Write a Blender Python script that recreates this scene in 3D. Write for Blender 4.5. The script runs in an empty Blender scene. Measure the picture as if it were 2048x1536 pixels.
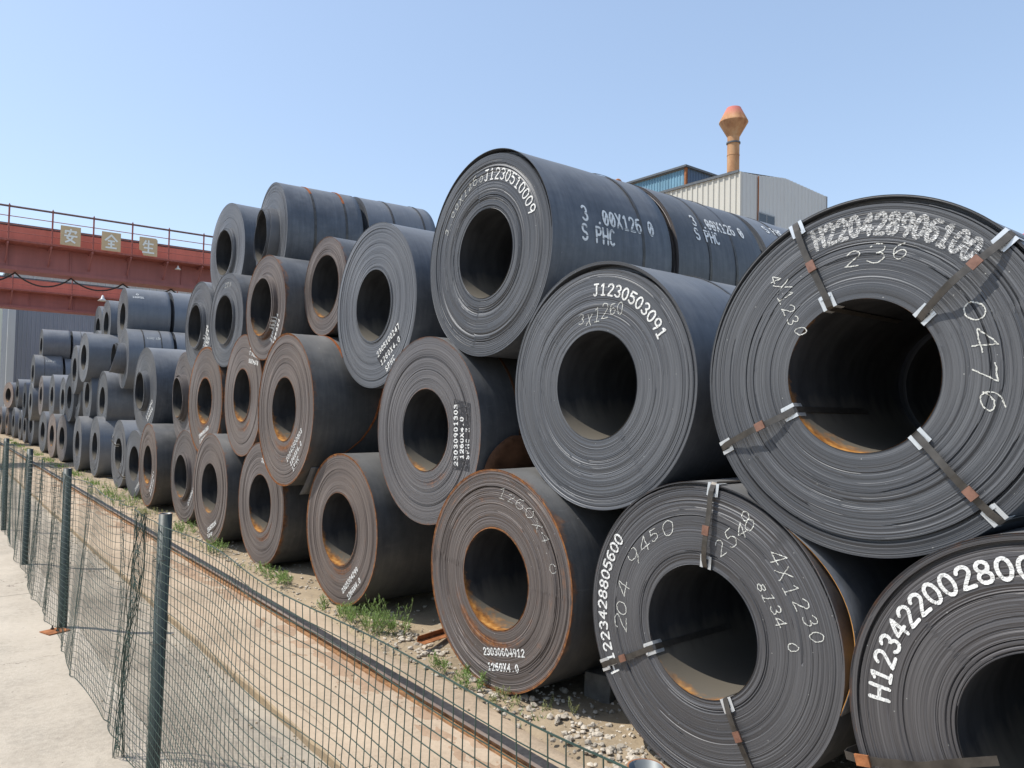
import bpy, bmesh, math, random
from mathutils import Vector, Matrix
import numpy as np
R_ = math.radians
scene = bpy.context.scene
COL = scene.collection

# ------------------------------------------------------------------ camera
cam_d = bpy.data.cameras.new('camera'); cam = bpy.data.objects.new('camera', cam_d); COL.objects.link(cam)
scene.camera = cam
cam_d.sensor_width = 36.0; cam_d.lens = 36.0*1490.37/2048.0
cam_d.clip_start = 0.05; cam_d.clip_end = 3000
_y, _p, _r = R_(38.2772), R_(1.8783), R_(1.1213)
fw = Vector((math.sin(_y)*math.cos(_p), math.cos(_y)*math.cos(_p), math.sin(_p)))
r0 = Vector((math.cos(_y), -math.sin(_y), 0)); u0 = r0.cross(fw)
rt = r0*math.cos(_r)+u0*math.sin(_r); up = -r0*math.sin(_r)+u0*math.cos(_r)
m = Matrix((rt, up, -fw)).transposed().to_4x4(); m.translation = Vector((0, 0, 2.1288))
cam.matrix_world = m

# ------------------------------------------------------------------ light
SUN_TO = Vector((-0.53, 0.36, 1.0)).normalized()      # towards the sun
world = bpy.data.worlds.new('World'); scene.world = world; world.use_nodes = True
nt = world.node_tree; nt.nodes.clear()
sky = nt.nodes.new('ShaderNodeTexSky'); sky.sky_type = 'NISHITA'; sky.sun_disc = False
sky.sun_elevation = math.asin(SUN_TO.z); sky.sun_rotation = math.atan2(SUN_TO.x, SUN_TO.y)
sky.air_density = 1.0; sky.dust_density = 1.0; sky.ozone_density = 1.0; sky.altitude = 0
bg = nt.nodes.new('ShaderNodeBackground'); bg.inputs['Strength'].default_value = 0.10
wo = nt.nodes.new('ShaderNodeOutputWorld')
# hazy daylight: the sky's range from horizon to zenith is flattened a little
pre = nt.nodes.new('ShaderNodeVectorMath'); pre.operation = 'SCALE'; pre.inputs['Scale'].default_value = .1
gm = nt.nodes.new('ShaderNodeGamma'); gm.inputs[1].default_value = .6
ti = nt.nodes.new('ShaderNodeVectorMath'); ti.operation = 'MULTIPLY'; ti.inputs[1].default_value = (8.3, 9.0, 9.95)
nt.links.new(sky.outputs[0], pre.inputs[0]); nt.links.new(pre.outputs[0], gm.inputs[0]); nt.links.new(gm.outputs[0], ti.inputs[0]); nt.links.new(ti.outputs[0], bg.inputs[0]); nt.links.new(bg.outputs[0], wo.inputs[0])
sun_d = bpy.data.lights.new('sun', 'SUN'); sun_d.energy = 3.1; sun_d.angle = R_(0.5); sun_d.color = (1, .955, .88)
sun = bpy.data.objects.new('sun', sun_d); COL.objects.link(sun)
sun.rotation_euler = SUN_TO.to_track_quat('Z', 'Y').to_euler()
scene.view_settings.view_transform = 'Standard'; scene.view_settings.look = 'None'
scene.view_settings.gamma = 1; scene.view_settings.use_curve_mapping = False
scene.view_settings.exposure = 0.68
scene.cycles.max_bounces = 6; scene.cycles.use_denoising = True

# ------------------------------------------------------------------ material helpers
class NT:
    def __init__(s, name):
        s.m = bpy.data.materials.new(name); s.m.use_nodes = True; s.t = s.m.node_tree; s.t.nodes.clear()
        s.out = s.n('ShaderNodeOutputMaterial'); s.b = s.n('ShaderNodeBsdfPrincipled')
        s.l(s.b.outputs[0], s.out.inputs[0])
    def n(s, t, **k):
        x = s.t.nodes.new(t)
        for a, v in k.items(): setattr(x, a, v)
        return x
    def l(s, a, b): s.t.links.new(a, b)
    def set(s, **k):
        for a, v in k.items():
            i = s.b.inputs[a.replace('_', ' ')]
            if hasattr(v, 'is_linked') or isinstance(v, bpy.types.NodeSocket): s.l(v, i)
            else: i.default_value = v
    def coord(s, kind='Object'): return s.n('ShaderNodeTexCoord').outputs[kind]
    def mapv(s, v, sc): 
        x = s.n('ShaderNodeMapping'); s.l(v, x.inputs[0]); x.inputs['Scale'].default_value = sc; return x.outputs[0]
    def noise(s, v, scale, detail=4, rough=.55, dist=0):
        x = s.n('ShaderNodeTexNoise'); s.l(v, x.inputs['Vector']); x.inputs['Scale'].default_value = scale
        x.inputs['Detail'].default_value = detail; x.inputs['Roughness'].default_value = rough; x.inputs['Distortion'].default_value = dist
        return x.outputs[0]
    def ramp(s, f, stops):
        x = s.n('ShaderNodeValToRGB'); s.l(f, x.inputs[0]); e = x.color_ramp.elements
        while len(e) < len(stops): e.new(.5)
        for q, (p, c) in zip(e, stops):
            q.position = p; q.color = (*((c,)*3 if not hasattr(c, '__len__') else c), 1)
        return x.outputs[0]
    def math(s, op, a, b=None, clamp=False):
        x = s.n('ShaderNodeMath', operation=op, use_clamp=clamp)
        for i, v in enumerate((a, b)):
            if v is None: continue
            if isinstance(v, (int, float)): x.inputs[i].default_value = v
            else: s.l(v, x.inputs[i])
        return x.outputs[0]
    def mix(s, f, a, b, mode='MIX'):
        x = s.n('ShaderNodeMix', data_type='RGBA', blend_type=mode)
        for i, v in ((0, f), (6, a), (7, b)):
            if isinstance(v, bpy.types.NodeSocket): s.l(v, x.inputs[i])
            elif i == 0: x.inputs[0].default_value = v
            else: x.inputs[i].default_value = (*v, 1)
        return x.outputs[2]
    def bump(s, h, st=.3, d=.01, nrm=None):
        x = s.n('ShaderNodeBump'); s.l(h, x.inputs['Height']); x.inputs['Strength'].default_value = st
        x.inputs['Distance'].default_value = d
        if nrm is not None: s.l(nrm, x.inputs['Normal'])
        return x.outputs[0]

def simple(name, c, rough=.6, metal=0.0, var=.25, scale=8, spec=.5, bump=0, bs=40):
    a = NT(name); v = a.coord(); f = a.noise(v, scale, 5)
    lo = tuple(x*(1-var) for x in c); hi = tuple(x*(1+var) for x in c)
    a.set(Base_Color=a.ramp(f, [(.3, lo), (.7, hi)]), Roughness=rough, Metallic=metal)
    a.b.inputs['Specular IOR Level'].default_value = spec
    if bump: a.set(Normal=a.bump(a.noise(v, bs, 4), bump, .01))
    return a.m

def mat_coil_end():
    """cut edges of the wound strip: rings that follow the radius; rust where the mesh says so"""
    a = NT('steel_coil_end'); v = a.coord(); sp = a.n('ShaderNodeSeparateXYZ'); a.l(v, sp.inputs[0])
    y, z = sp.outputs[1], sp.outputs[2]
    r = a.math('SQRT', a.math('ADD', a.math('MULTIPLY', y, y), a.math('MULTIPLY', z, z)))
    oi = a.n('ShaderNodeObjectInfo'); seed = a.math('MULTIPLY', oi.outputs['Random'], 50.0)
    def ring(fr, fa):
        c = a.n('ShaderNodeCombineXYZ'); a.l(a.math('ADD', a.math('MULTIPLY', r, fr), seed), c.inputs[0])
        a.l(a.math('MULTIPLY', y, fa), c.inputs[1]); a.l(a.math('MULTIPLY', z, fa), c.inputs[2])
        return a.noise(c.outputs[0], 1.0, 3, .7)
    n1 = ring(125, .30); n2 = ring(52, .22); n3 = ring(250, .5)
    lines = a.ramp(ring(85, .12), [(.36, 1.0), (.43, 0.0)])
    tone = a.n('ShaderNodeAttribute', attribute_name='tone').outputs['Fac']
    rust = a.n('ShaderNodeAttribute', attribute_name='rust').outputs['Fac']
    warm = a.n('ShaderNodeAttribute', attribute_name='warm').outputs['Fac']
    g = a.math('ADD', a.math('MULTIPLY', n1, .45), a.math('ADD', a.math('MULTIPLY', n2, .25), a.math('MULTIPLY', n3, .30)))
    base = a.ramp(g, [(.33, (.048, .050, .054)), (.5, (.092, .096, .104)), (.67, (.158, .164, .174))])
    basew = a.ramp(g, [(.33, (.065, .048, .040)), (.5, (.175, .140, .122)), (.67, (.30, .255, .225))])
    base = a.mix(warm, base, basew)
    base = a.mix(a.math('MULTIPLY', lines, .5), base, (.022, .022, .024))
    tc = a.n('ShaderNodeCombineXYZ')
    for i in range(3): a.l(tone, tc.inputs[i])
    base = a.mix(1.0, base, tc.outputs[0], 'MULTIPLY')
    rn = a.noise(v, 9, 5, .65); rn2 = ring(90, 4)
    rm = a.math('MULTIPLY', a.math('SUBTRACT', a.math('ADD', rust, a.math('MULTIPLY', a.math('ADD', rn, rn2), .55)), .82), 3.2, True)
    rcol = a.ramp(a.noise(v, 25, 4), [(.3, (.10, .035, .012)), (.55, (.27, .10, .025)), (.75, (.42, .19, .05))])
    col = a.mix(rm, base, rcol)
    # chalky scuffs across the edges
    sc = a.noise(a.mapv(v, (1, 1, 1)), 3.2, 8, .75)
    scm = a.math('MULTIPLY', a.ramp(sc, [(.60, 0.0), (.72, 1.0)]), a.ramp(n3, [(.52, 0.0), (.62, 1.0)]))
    col = a.mix(a.math('MULTIPLY', scm, .08), col, (.36, .36, .35))
    sv = a.n('ShaderNodeTexVoronoi'); a.l(v, sv.inputs['Vector']); sv.inputs['Scale'].default_value = 14
    speck = a.math('LESS_THAN', sv.outputs['Distance'], .045)
    col = a.mix(a.math('MULTIPLY', speck, .5), col, (.5, .5, .47))
    ro = a.math('ADD', a.math('MULTIPLY', n1, .25), a.math('ADD', a.math('MULTIPLY', rm, .35), .36), True)
    tg = a.n('ShaderNodeTangent', direction_type='RADIAL', axis='X')
    a.set(Base_Color=col, Roughness=ro, Metallic=.30, Anisotropic=.6)
    a.l(tg.outputs[0], a.b.inputs['Tangent'])
    h = a.math('ADD', n1, a.math('MULTIPLY', n3, .6))
    a.set(Normal=a.bump(h, .5, .004))
    return a.m

def mat_coil_side():
    a = NT('rolled_steel_skin'); v = a.coord()
    rust = a.n('ShaderNodeAttribute', attribute_name='rust').outputs['Fac']
    warm = a.n('ShaderNodeAttribute', attribute_name='warm').outputs['Fac']
    oi = a.n('ShaderNodeObjectInfo')
    off = a.n('ShaderNodeVectorMath', operation='ADD'); a.l(v, off.inputs[0])
    sc = a.n('ShaderNodeVectorMath', operation='SCALE'); a.l(oi.outputs['Location'], sc.inputs[0]); sc.inputs['Scale'].default_value = .37
    a.l(sc.outputs[0], off.inputs[1]); vv = off.outputs[0]
    st = a.noise(a.mapv(vv, (9, .6, .6)), 3, 6, .6)      # bands that run round the coil
    cl = a.noise(vv, 2.2, 6, .6); fine = a.noise(vv, 60, 3)
    g = a.math('ADD', a.math('MULTIPLY', st, .30), a.math('MULTIPLY', a.math('ADD', cl, a.noise(vv, 7, 8, .7)), .35))
    base = a.ramp(g, [(.36, (.050, .054, .062)), (.5, (.084, .090, .101)), (.66, (.140, .147, .158))])
    basew = a.ramp(g, [(.32, (.045, .044, .041)), (.5, (.075, .072, .067)), (.70, (.12, .112, .098))])
    base = a.mix(warm, base, basew)
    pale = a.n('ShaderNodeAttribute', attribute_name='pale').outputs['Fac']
    base = a.mix(pale, base, (.225, .245, .275))  # far sides paler: haze and sky reflection mixed into the base colour
    sp = a.n('ShaderNodeSeparateXYZ'); a.l(v, sp.inputs[0])      # sunlit top of the coil put into the colour as a lighter tone
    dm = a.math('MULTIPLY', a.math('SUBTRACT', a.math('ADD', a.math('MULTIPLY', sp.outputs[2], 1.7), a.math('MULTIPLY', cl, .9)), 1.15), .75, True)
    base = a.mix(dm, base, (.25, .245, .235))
    rn = a.noise(vv, 5, 7, .7, .4)
    rm = a.math('MULTIPLY', a.math('SUBTRACT', a.math('ADD', rust, rn), .86), 4.0, True)
    rcol = a.ramp(a.noise(vv, 22, 4), [(.3, (.09, .035, .014)), (.55, (.24, .09, .025)), (.75, (.40, .17, .045))])
    col = a.mix(rm, base, rcol)
    wr = a.ramp(a.noise(a.mapv(vv, (1, 1, 1)), 2.6, 7, .72, .8), [(.56, 0.0), (.70, 1.0)])      # water marks and scale patches
    col = a.mix(a.math('MULTIPLY', wr, .35), col, (.15, .145, .135))
    # scratches and handling marks
    s1 = a.ramp(a.noise(a.mapv(vv, (2.0, 30, 30)), 2.0, 2, .5), [(.70, 0.0), (.73, 1.0)])
    col = a.mix(a.math('MULTIPLY', s1, .16), col, (.22, .23, .25))
    sv = a.n('ShaderNodeTexVoronoi'); a.l(vv, sv.inputs['Vector']); sv.inputs['Scale'].default_value = 5
    col = a.mix(a.math('MULTIPLY', a.math('LESS_THAN', sv.outputs['Distance'], .03), .45), col, (.5, .5, .5))
    ro = a.math('ADD', a.math('MULTIPLY', cl, .22), a.math('ADD', a.math('MULTIPLY', rm, .3), .36), True)
    a.set(Base_Color=col, Roughness=ro, Metallic=.25)
    a.set(Normal=a.bump(a.math('ADD', a.math('MULTIPLY', st, .7), a.math('ADD', cl, a.math('MULTIPLY', fine, .12))), .25, .012))
    return a.m

def mat_bore():
    a = NT('steel_bore_skin'); v = a.coord()
    rust = a.n('ShaderNodeAttribute', attribute_name='rust').outputs['Fac']
    g = a.noise(a.mapv(v, (3, 1, 1)), 3, 5)
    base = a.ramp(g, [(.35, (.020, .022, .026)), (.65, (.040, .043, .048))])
    sp = a.n('ShaderNodeSeparateXYZ'); a.l(v, sp.inputs[0])      # sun patch on the bore floor painted into the base colour
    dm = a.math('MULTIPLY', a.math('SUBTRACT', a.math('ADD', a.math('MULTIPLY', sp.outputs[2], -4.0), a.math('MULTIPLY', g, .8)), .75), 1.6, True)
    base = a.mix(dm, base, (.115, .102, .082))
    rn = a.noise(v, 6, 6, .7)
    rm = a.math('MULTIPLY', a.math('SUBTRACT', a.math('ADD', rust, rn), .95), 4.0, True)
    rcol = a.ramp(a.noise(v, 18, 4), [(.3, (.12, .045, .014)), (.55, (.34, .15, .035)), (.75, (.52, .27, .08))])
    a.set(Base_Color=a.mix(rm, base, rcol), Roughness=.75, Metallic=.0, Normal=a.bump(g, .2, .01))
    a.b.inputs['Specular IOR Level'].default_value = .25
    return a.m

def mat_paint(name, c, holes=.42, sc=70):
    """sprayed or chalked marks, broken where the spray missed the grooves"""
    a = NT(name); v = a.coord(); sp = a.n('ShaderNodeSeparateXYZ'); a.l(v, sp.inputs[0])
    y, z = sp.outputs[1], sp.outputs[2]
    r = a.math('SQRT', a.math('ADD', a.math('MULTIPLY', y, y), a.math('MULTIPLY', z, z)))
    cc = a.n('ShaderNodeCombineXYZ'); a.l(a.math('MULTIPLY', r, 7.0), cc.inputs[0]); a.l(y, cc.inputs[1]); a.l(z, cc.inputs[2])
    n = a.noise(cc.outputs[0], sc, 3, .6)
    a.set(Base_Color=a.ramp(n, [(.3, tuple(x*.7 for x in c)), (.6, c)]), Roughness=.7)
    a.set(Alpha=a.ramp(n, [(holes-.05, 0.0), (holes+.03, 1.0)]))
    return a.m

def mat_concrete(name, c, stain=(.25, .15, .08), amt=.5, seamy=False):
    a = NT(name); v = a.coord()
    n1 = a.noise(v, .7, 8, .65); n2 = a.noise(v, 22, 8, .78); n3 = a.noise(v, 90, 3)
    col = a.ramp(a.math('ADD', a.math('MULTIPLY', n1, .6), a.math('MULTIPLY', n2, .4)),
                 [(.34, tuple(x*.55 for x in c)), (.5, c), (.64, tuple(min(1, x*1.2) for x in c))])
    st = a.ramp(a.noise(a.mapv(v, (1.3, .45, 1)), 1.9, 10, .78, .2), [(.38, 0.0), (.74, 1.0)])
    col = a.mix(a.math('MULTIPLY', st, amt), col, stain)
    sv = a.n('ShaderNodeTexVoronoi'); a.l(v, sv.inputs['Vector']); sv.inputs['Scale'].default_value = 7
    col = a.mix(a.math('MULTIPLY', a.math('LESS_THAN', sv.outputs['Distance'], .05), .6), col, (.06, .05, .04))
    d = a.ramp(a.noise(a.mapv(v, (1, 1, 1)), 30, 6, .8), [(.66, 0.0), (.72, 1.0)])
    col = a.mix(a.math('MULTIPLY', d, .6), col, (.10, .09, .075))
    wv = a.n('ShaderNodeVectorMath', operation='ADD'); a.l(v, wv.inputs[0])
    ns = a.n('ShaderNodeTexNoise'); a.l(v, ns.inputs['Vector']); ns.inputs['Scale'].default_value = 2.2; ns.inputs['Detail'].default_value = 6
    a.l(ns.outputs[1], wv.inputs[1])
    vc = a.n('ShaderNodeTexVoronoi', feature='DISTANCE_TO_EDGE'); a.l(wv.outputs[0], vc.inputs['Vector']); vc.inputs['Scale'].default_value = .42
    ck = a.math('MULTIPLY', a.math('LESS_THAN', vc.outputs['Distance'], .0022), a.ramp(a.noise(v, .8, 2), [(.48, 0.0), (.56, 1.0)]))
    col = a.mix(a.math('MULTIPLY', ck, .6), col, (.10, .085, .07))
    grit = a.ramp(a.noise(v, 160, 2, .6), [(.62, 0.0), (.70, 1.0)])
    col = a.mix(a.math('MULTIPLY', grit, .3), col, tuple(x*.45 for x in c))
    a.set(Base_Color=col, Roughness=.9, Normal=a.bump(a.math('ADD', n2, a.math('MULTIPLY', n3, .6)), .45, .012))
    a.b.inputs['Specular IOR Level'].default_value = .25
    return a.m

def mat_clad(name, c, streak=.3):
    a = NT(name); v = a.coord()
    s = a.noise(a.mapv(v, (1.2, 1.2, .12)), 2.0, 6, .65); n = a.noise(v, .35, 4)
    col = a.ramp(a.math('ADD', a.math('MULTIPLY', s, .6), a.math('MULTIPLY', n, .4)),
                 [(.3, tuple(x*(1-streak) for x in c)), (.6, c), (.75, tuple(min(1, x*1.12) for x in c))])
    a.set(Base_Color=col, Roughness=.55); return a.m

M = dict(
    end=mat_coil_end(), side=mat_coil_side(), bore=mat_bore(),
    paint=mat_paint('white_stencil_paint', (.80, .80, .77), .40, 60), chalk=mat_paint('white_chalk', (.72, .72, .66), .44, 110), paintworn=mat_paint('streaky_white_paint', (.74, .74, .72), .53, 75),
    dark=simple('black_stencil_backing', (.028, .028, .032), .5),
    band=simple('dark_steel_band', (.075, .068, .060), .42, .5, .35, 14), bandrust=simple('rusty_steel_band', (.26, .085, .030), .8, 0, .4, 20, .2),
    clip=simple('galvanised_sheet', (.62, .64, .65), .38, .55, .12, 10), seal=simple('copper_coloured_seal', (.27, .145, .105), .42, .55, .25, 25),
    rustp=simple('rust_plate', (.30, .12, .05), .9, 0, .45, 12, .2, .4),
    rustdark=simple('dark_rusted_sheet', (.105, .052, .030), .8, 0, .5, 6, .2, .3),
    rustorange=simple('orange_rusted_sheet', (.50, .24, .06), .85, 0, .45, 7, .2, .3),
    walk=mat_concrete('pale_concrete', (.455, .40, .325), (.37, .31, .24), .5),
    slab=mat_concrete('sandy_concrete', (.44, .35, .255), (.36, .26, .175), .5),
    chan=mat_concrete('dusty_channel_concrete', (.40, .345, .27), (.16, .135, .11), .65),
    kerbp=mat_concrete('worn_yellow_kerb_paint', (.34, .25, .15), (.22, .18, .135), .9),
    dirt=mat_concrete('red_brown_dirt', (.37, .26, .175), (.25, .15, .09), .5),
    gnd=mat_concrete('yard_earth', (.37, .29, .195), (.2, .16, .11), .6),
    stone=simple('pale_gravel', (.42, .37, .30), .9, 0, .45, 5, .2, .3), block=simple('grey_concrete_block', (.14, .13, .115), .9, 0, .3, 9, .2, .5),
    railtop=simple('rail_head_steel', (.10, .10, .105), .38, .6, .3, 30), railshine=simple('polished_rail_edge', (.45, .44, .47), .28, .9, .1, 20),
    railrust=simple('rusty_rail_side', (.27, .145, .070), .85, 0, .4, 18, .2, .3),
    green=simple('green_coated_wire', (.026, .056, .044), .4, 0, .25, 6), post=simple('green_painted_post', (.040, .054, .049), .5, 0, .25, 9, .5, .1),
    postin=simple('galvanised_post_bore', (.15, .165, .17), .5, .3, .2, 20),
    red=mat_clad('red_crane_paint', (.66, .20, .135), .3), maroon=mat_clad('maroon_crane_paint', (.34, .12, .11), .35),
    railred=simple('faded_red_pipe', (.30, .09, .07), .6), raildark=simple('dark_faded_pipe', (.13, .075, .07), .6), cable=simple('black_cable', (.03, .03, .03), .6),
    sign=simple('ochre_sign_board', (.56, .42, .25), .6, 0, .08, 3), signw=simple('white_sign_letters', (.78, .80, .76), .6, 0, .05, 3),
    lamp=simple('white_lamp_shade', (.7, .7, .68), .5),
    greyclad=mat_clad('grey_cladding', (.235, .25, .29), .15), paleclad=mat_clad('pale_grey_cladding', (.52, .53, .55), .12),
    cream=mat_clad('cream_cladding', (.55, .53, .47), .10), greenish=mat_clad('pale_green_cladding', (.62, .66, .56), .1),
    gable=mat_clad('grey_gable_cladding', (.56, .57, .56), .12), bluep=mat_clad('blue_translucent_sheet', (.17, .33, .43), .35),
    bluedark=mat_clad('dark_blue_cladding', (.07, .115, .185), .2), roof=simple('dark_roof_edge', (.10, .11, .12), .6),
    glass=simple('dark_window_glass', (.05, .06, .07), .15), frame=simple('grey_window_frame', (.25, .26, .27), .5),
)
def mat_chimney():
    a = NT('rusted_chimney'); v = a.coord(); sp = a.n('ShaderNodeSeparateXYZ'); a.l(v, sp.inputs[0])
    n = a.noise(a.mapv(v, (1, 1, .4)), 1.5, 6, .65)
    col = a.ramp(n, [(.3, (.30, .13, .06)), (.55, (.50, .27, .13)), (.75, (.58, .38, .22))])
    redm = a.math('MULTIPLY', a.math('SUBTRACT', a.math('ADD', sp.outputs[2], a.math('MULTIPLY', n, 1.2)), 28.3), 1.2, True)
    col = a.mix(redm, col, (.52, .16, .13)); a.set(Base_Color=col, Roughness=.85); return a.m
M['chimney'] = mat_chimney()
def mat_leaf(name, c):
    a = NT(name); v = a.coord(); n = a.noise(v, 30, 3)
    a.set(Base_Color=a.ramp(n, [(.3, tuple(x*.55 for x in c)), (.7, tuple(x*1.4 for x in c))]), Roughness=.55)
    tr = a.n('ShaderNodeBsdfTranslucent'); tr.inputs[0].default_value = (*[x*1.6 for x in c], 1)
    mx = a.n('ShaderNodeMixShader'); mx.inputs[0].default_value = .35
    a.l(a.b.outputs[0], mx.inputs[1]); a.l(tr.outputs[0], mx.inputs[2]); a.l(mx.outputs[0], a.out.inputs[0]); return a.m
M['leaf'] = mat_leaf('weed_leaf', (.17, .255, .07)); M['leafdry'] = mat_leaf('pale_weed_leaf', (.24, .25, .11)); M['stem'] = simple('weed_stem', (.14, .17, .06), .7)

# ------------------------------------------------------------------ mesh helpers
class MB:
    def __init__(s): s.v = []; s.f = []; s.fm = []; s.at = {}
    def add(s, vs, fs, mi=0):
        o = len(s.v); s.v += [tuple(x) for x in vs]; s.f += [tuple(i+o for i in f) for f in fs]; s.fm += [mi]*len(fs)
    def box(s, x0, x1, y0, y1, z0, z1, mi=0, M4=None):
        vs = [Vector((x, y, z)) for x in (x0, x1) for y in (y0, y1) for z in (z0, z1)]
        if M4 is not None: vs = [M4 @ q for q in vs]
        s.add(vs, [(0, 1, 3, 2), (4, 6, 7, 5), (0, 4, 5, 1), (2, 3, 7, 6), (0, 2, 6, 4), (1, 5, 7, 3)], mi)
    def tube(s, pts, r, n=6, mi=0, caps=True):
        pts = [Vector(p) for p in pts]; k = len(pts); rs = r if hasattr(r, '__len__') else [r]*k
        t0 = (pts[1]-pts[0]).normalized(); a = t0.orthogonal().normalized(); vs = []
        for i, p in enumerate(pts):
            t = (pts[min(i+1, k-1)]-pts[max(i-1, 0)]).normalized()
            a = (a-t*a.dot(t)).normalized(); b = t.cross(a)
            for j in range(n):
                w = 2*math.pi*j/n; vs.append(p+(a*math.cos(w)+b*math.sin(w))*rs[i])
        fs = [(i*n+j, i*n+(j+1) % n, (i+1)*n+(j+1) % n, (i+1)*n+j) for i in range(k-1) for j in range(n)]
        if caps: fs += [tuple(range(n))[::-1], tuple((k-1)*n+j for j in range(n))]
        s.add(vs, fs, mi)
    def lathe(s, prof, n=32, c=(0, 0, 0), mi=0):      # profile (r, z) about the vertical
        vs = []; 
        for r, z in prof:
            for j in range(n):
                w = 2*math.pi*j/n; vs.append((c[0]+r*math.cos(w), c[1]+r*math.sin(w), c[2]+z))
        s.add(vs, [(i*n+j, i*n+(j+1) % n, (i+1)*n+(j+1) % n, (i+1)*n+j) for i in range(len(prof)-1) for j in range(n)], mi)
    def build(s, name, mats, parent=None, smooth=False, loc=None, attrs=None):
        me = bpy.data.meshes.new(name); me.from_pydata(s.v, [], s.f)
        mats = mats if isinstance(mats, (list, tuple)) else [mats]
        for x in mats: me.materials.append(x)
        if len(mats) > 1: me.polygons.foreach_set('material_index', s.fm)
        if smooth: me.polygons.foreach_set('use_smooth', [True]*len(s.f))
        for k, vals in (attrs or {}).items():
            at = me.attributes.new(k, 'FLOAT', 'POINT'); at.data.foreach_set('value', np.asarray(vals, dtype=np.float32))
        me.update()
        return link(name, me, parent, loc)
def link(name, me, parent=None, loc=None):
    o = bpy.data.objects.new(name, me); COL.objects.link(o)
    if parent is not None: o.parent = parent
    if loc is not None: o.location = loc
    return o
def tag(o, label=None, cat=None, group=None, kind=None):
    for k, v in (('label', label), ('category', cat), ('group', group), ('kind', kind)):
        if v: o[k] = v
    return o
def empty(name, loc, rz=0, **k):
    o = bpy.data.objects.new(name, None); COL.objects.link(o); o.location = loc; o.rotation_euler = (0, 0, rz); o.empty_display_size = .2
    return tag(o, **k)

# ------------------------------------------------------------------ single-stroke lettering
def _arc(cx, cy, rx, ry, a0, a1, n=8):
    return [(cx+rx*math.cos(R_(a0+(a1-a0)*i/n)), cy+ry*math.sin(R_(a0+(a1-a0)*i/n))) for i in range(n+1)]
FONT = {
 '0': [_arc(2, 3, 1.7, 3, 90, 450, 14)], 'Ø': [_arc(2, 3, 1.7, 3, 90, 450, 14), [(1, 1.3), (3, 4.7)]],
 '1': [[(.9, 4.9), (2.1, 6), (2.1, 0)], [(.9, 0), (3.3, 0)]],
 '2': [_arc(2, 4.4, 1.6, 1.6, 170, -35, 8)+[(.4, 0), (3.7, 0)]],
 '3': [_arc(1.9, 4.5, 1.5, 1.5, 150, -90, 8)+_arc(1.9, 1.6, 1.7, 1.5, 80, -150, 8)],
 '4': [[(2.9, 0), (2.9, 6), (.2, 1.9), (3.9, 1.9)]], '5': [[(3.5, 6), (.8, 6), (.6, 3.4)]+_arc(1.9, 1.9, 1.8, 1.9, 110, -150, 9)],
 '6': [[(3.2, 5.9)]+_arc(2, 3.2, 1.7, 2.6, 110, 190, 5)+_arc(2, 1.8, 1.6, 1.8, 180, 540, 12)],
 '7': [[(.3, 6), (3.7, 6), (1.5, 0)]], '8': [_arc(2, 4.5, 1.4, 1.45, -90, 270, 12), _arc(2, 1.55, 1.7, 1.55, 90, 450, 12)],
 '9': [_arc(2, 4.2, 1.6, 1.8, 0, 360, 12)+[(3.4, 2.2), (2.6, 0)]], 'X': [[(.3, 0), (3.7, 6)], [(.3, 6), (3.7, 0)]],
 'J': [[(1.2, 6), (3.6, 6)], [(2.6, 6), (2.6, 1.4)]+_arc(1.5, 1.4, 1.1, 1.4, 0, -150, 6)],
 'H': [[(.3, 0), (.3, 6)], [(3.7, 0), (3.7, 6)], [(.3, 3), (3.7, 3)]], 'S': [_arc(2, 4.5, 1.6, 1.5, 30, 250, 8)+_arc(2, 1.5, 1.7, 1.5, 90, -150, 8)],
 'P': [[(.4, 0), (.4, 6), (2.2, 6)]+_arc(2.2, 4.5, 1.4, 1.5, 90, -90, 6)+[(.4, 3)]], 'C': [_arc(2.1, 3, 1.8, 3, 50, 310, 12)],
 'Z': [[(.4, 6), (3.6, 6), (.4, 0), (3.6, 0)]], '.': [[(1.8, 0), (2.2, .35)]], '-': [[(.8, 3), (3.2, 3)]], ' ': [],
 'M': [[(.2, 0), (.2, 6), (2, 3), (3.8, 6), (3.8, 0)]],
 '安': [[(5, 10), (5, 8.9)], [(1.2, 7), (1.2, 8.6), (9, 8.6), (8.4, 7.2)], [(4.6, 7.6), (2.4, 3.4), (8.2, .3)], [(6.9, 5), (5.2, 2.2), (1.4, .3)], [(.6, 5), (9.6, 5)]],
 '全': [[(.4, 5.8), (5, 10), (9.6, 5.8)], [(2.6, 5.5), (7.4, 5.5)], [(2.8, 3), (7.2, 3)], [(1, .3), (9, .3)], [(5, 5.5), (5, .3)]],
 '生': [[(2.8, 9.6), (.8, 6)], [(2, 7.4), (8.8, 7.4)], [(1.6, 4), (8.4, 4)], [(.4, .4), (9.6, .4)], [(5, 9.8), (5, .4)]],
}
EPS = [0.0]
def resample(pl, step):
    out = [pl[0]]
    for (x0, y0), (x1, y1) in zip(pl, pl[1:]):
        n = max(1, int(math.ceil(math.hypot(x1-x0, y1-y0)/step)))
        out += [(x0+(x1-x0)*i/n, y0+(y1-y0)*i/n) for i in range(1, n+1)]
    return out
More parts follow.
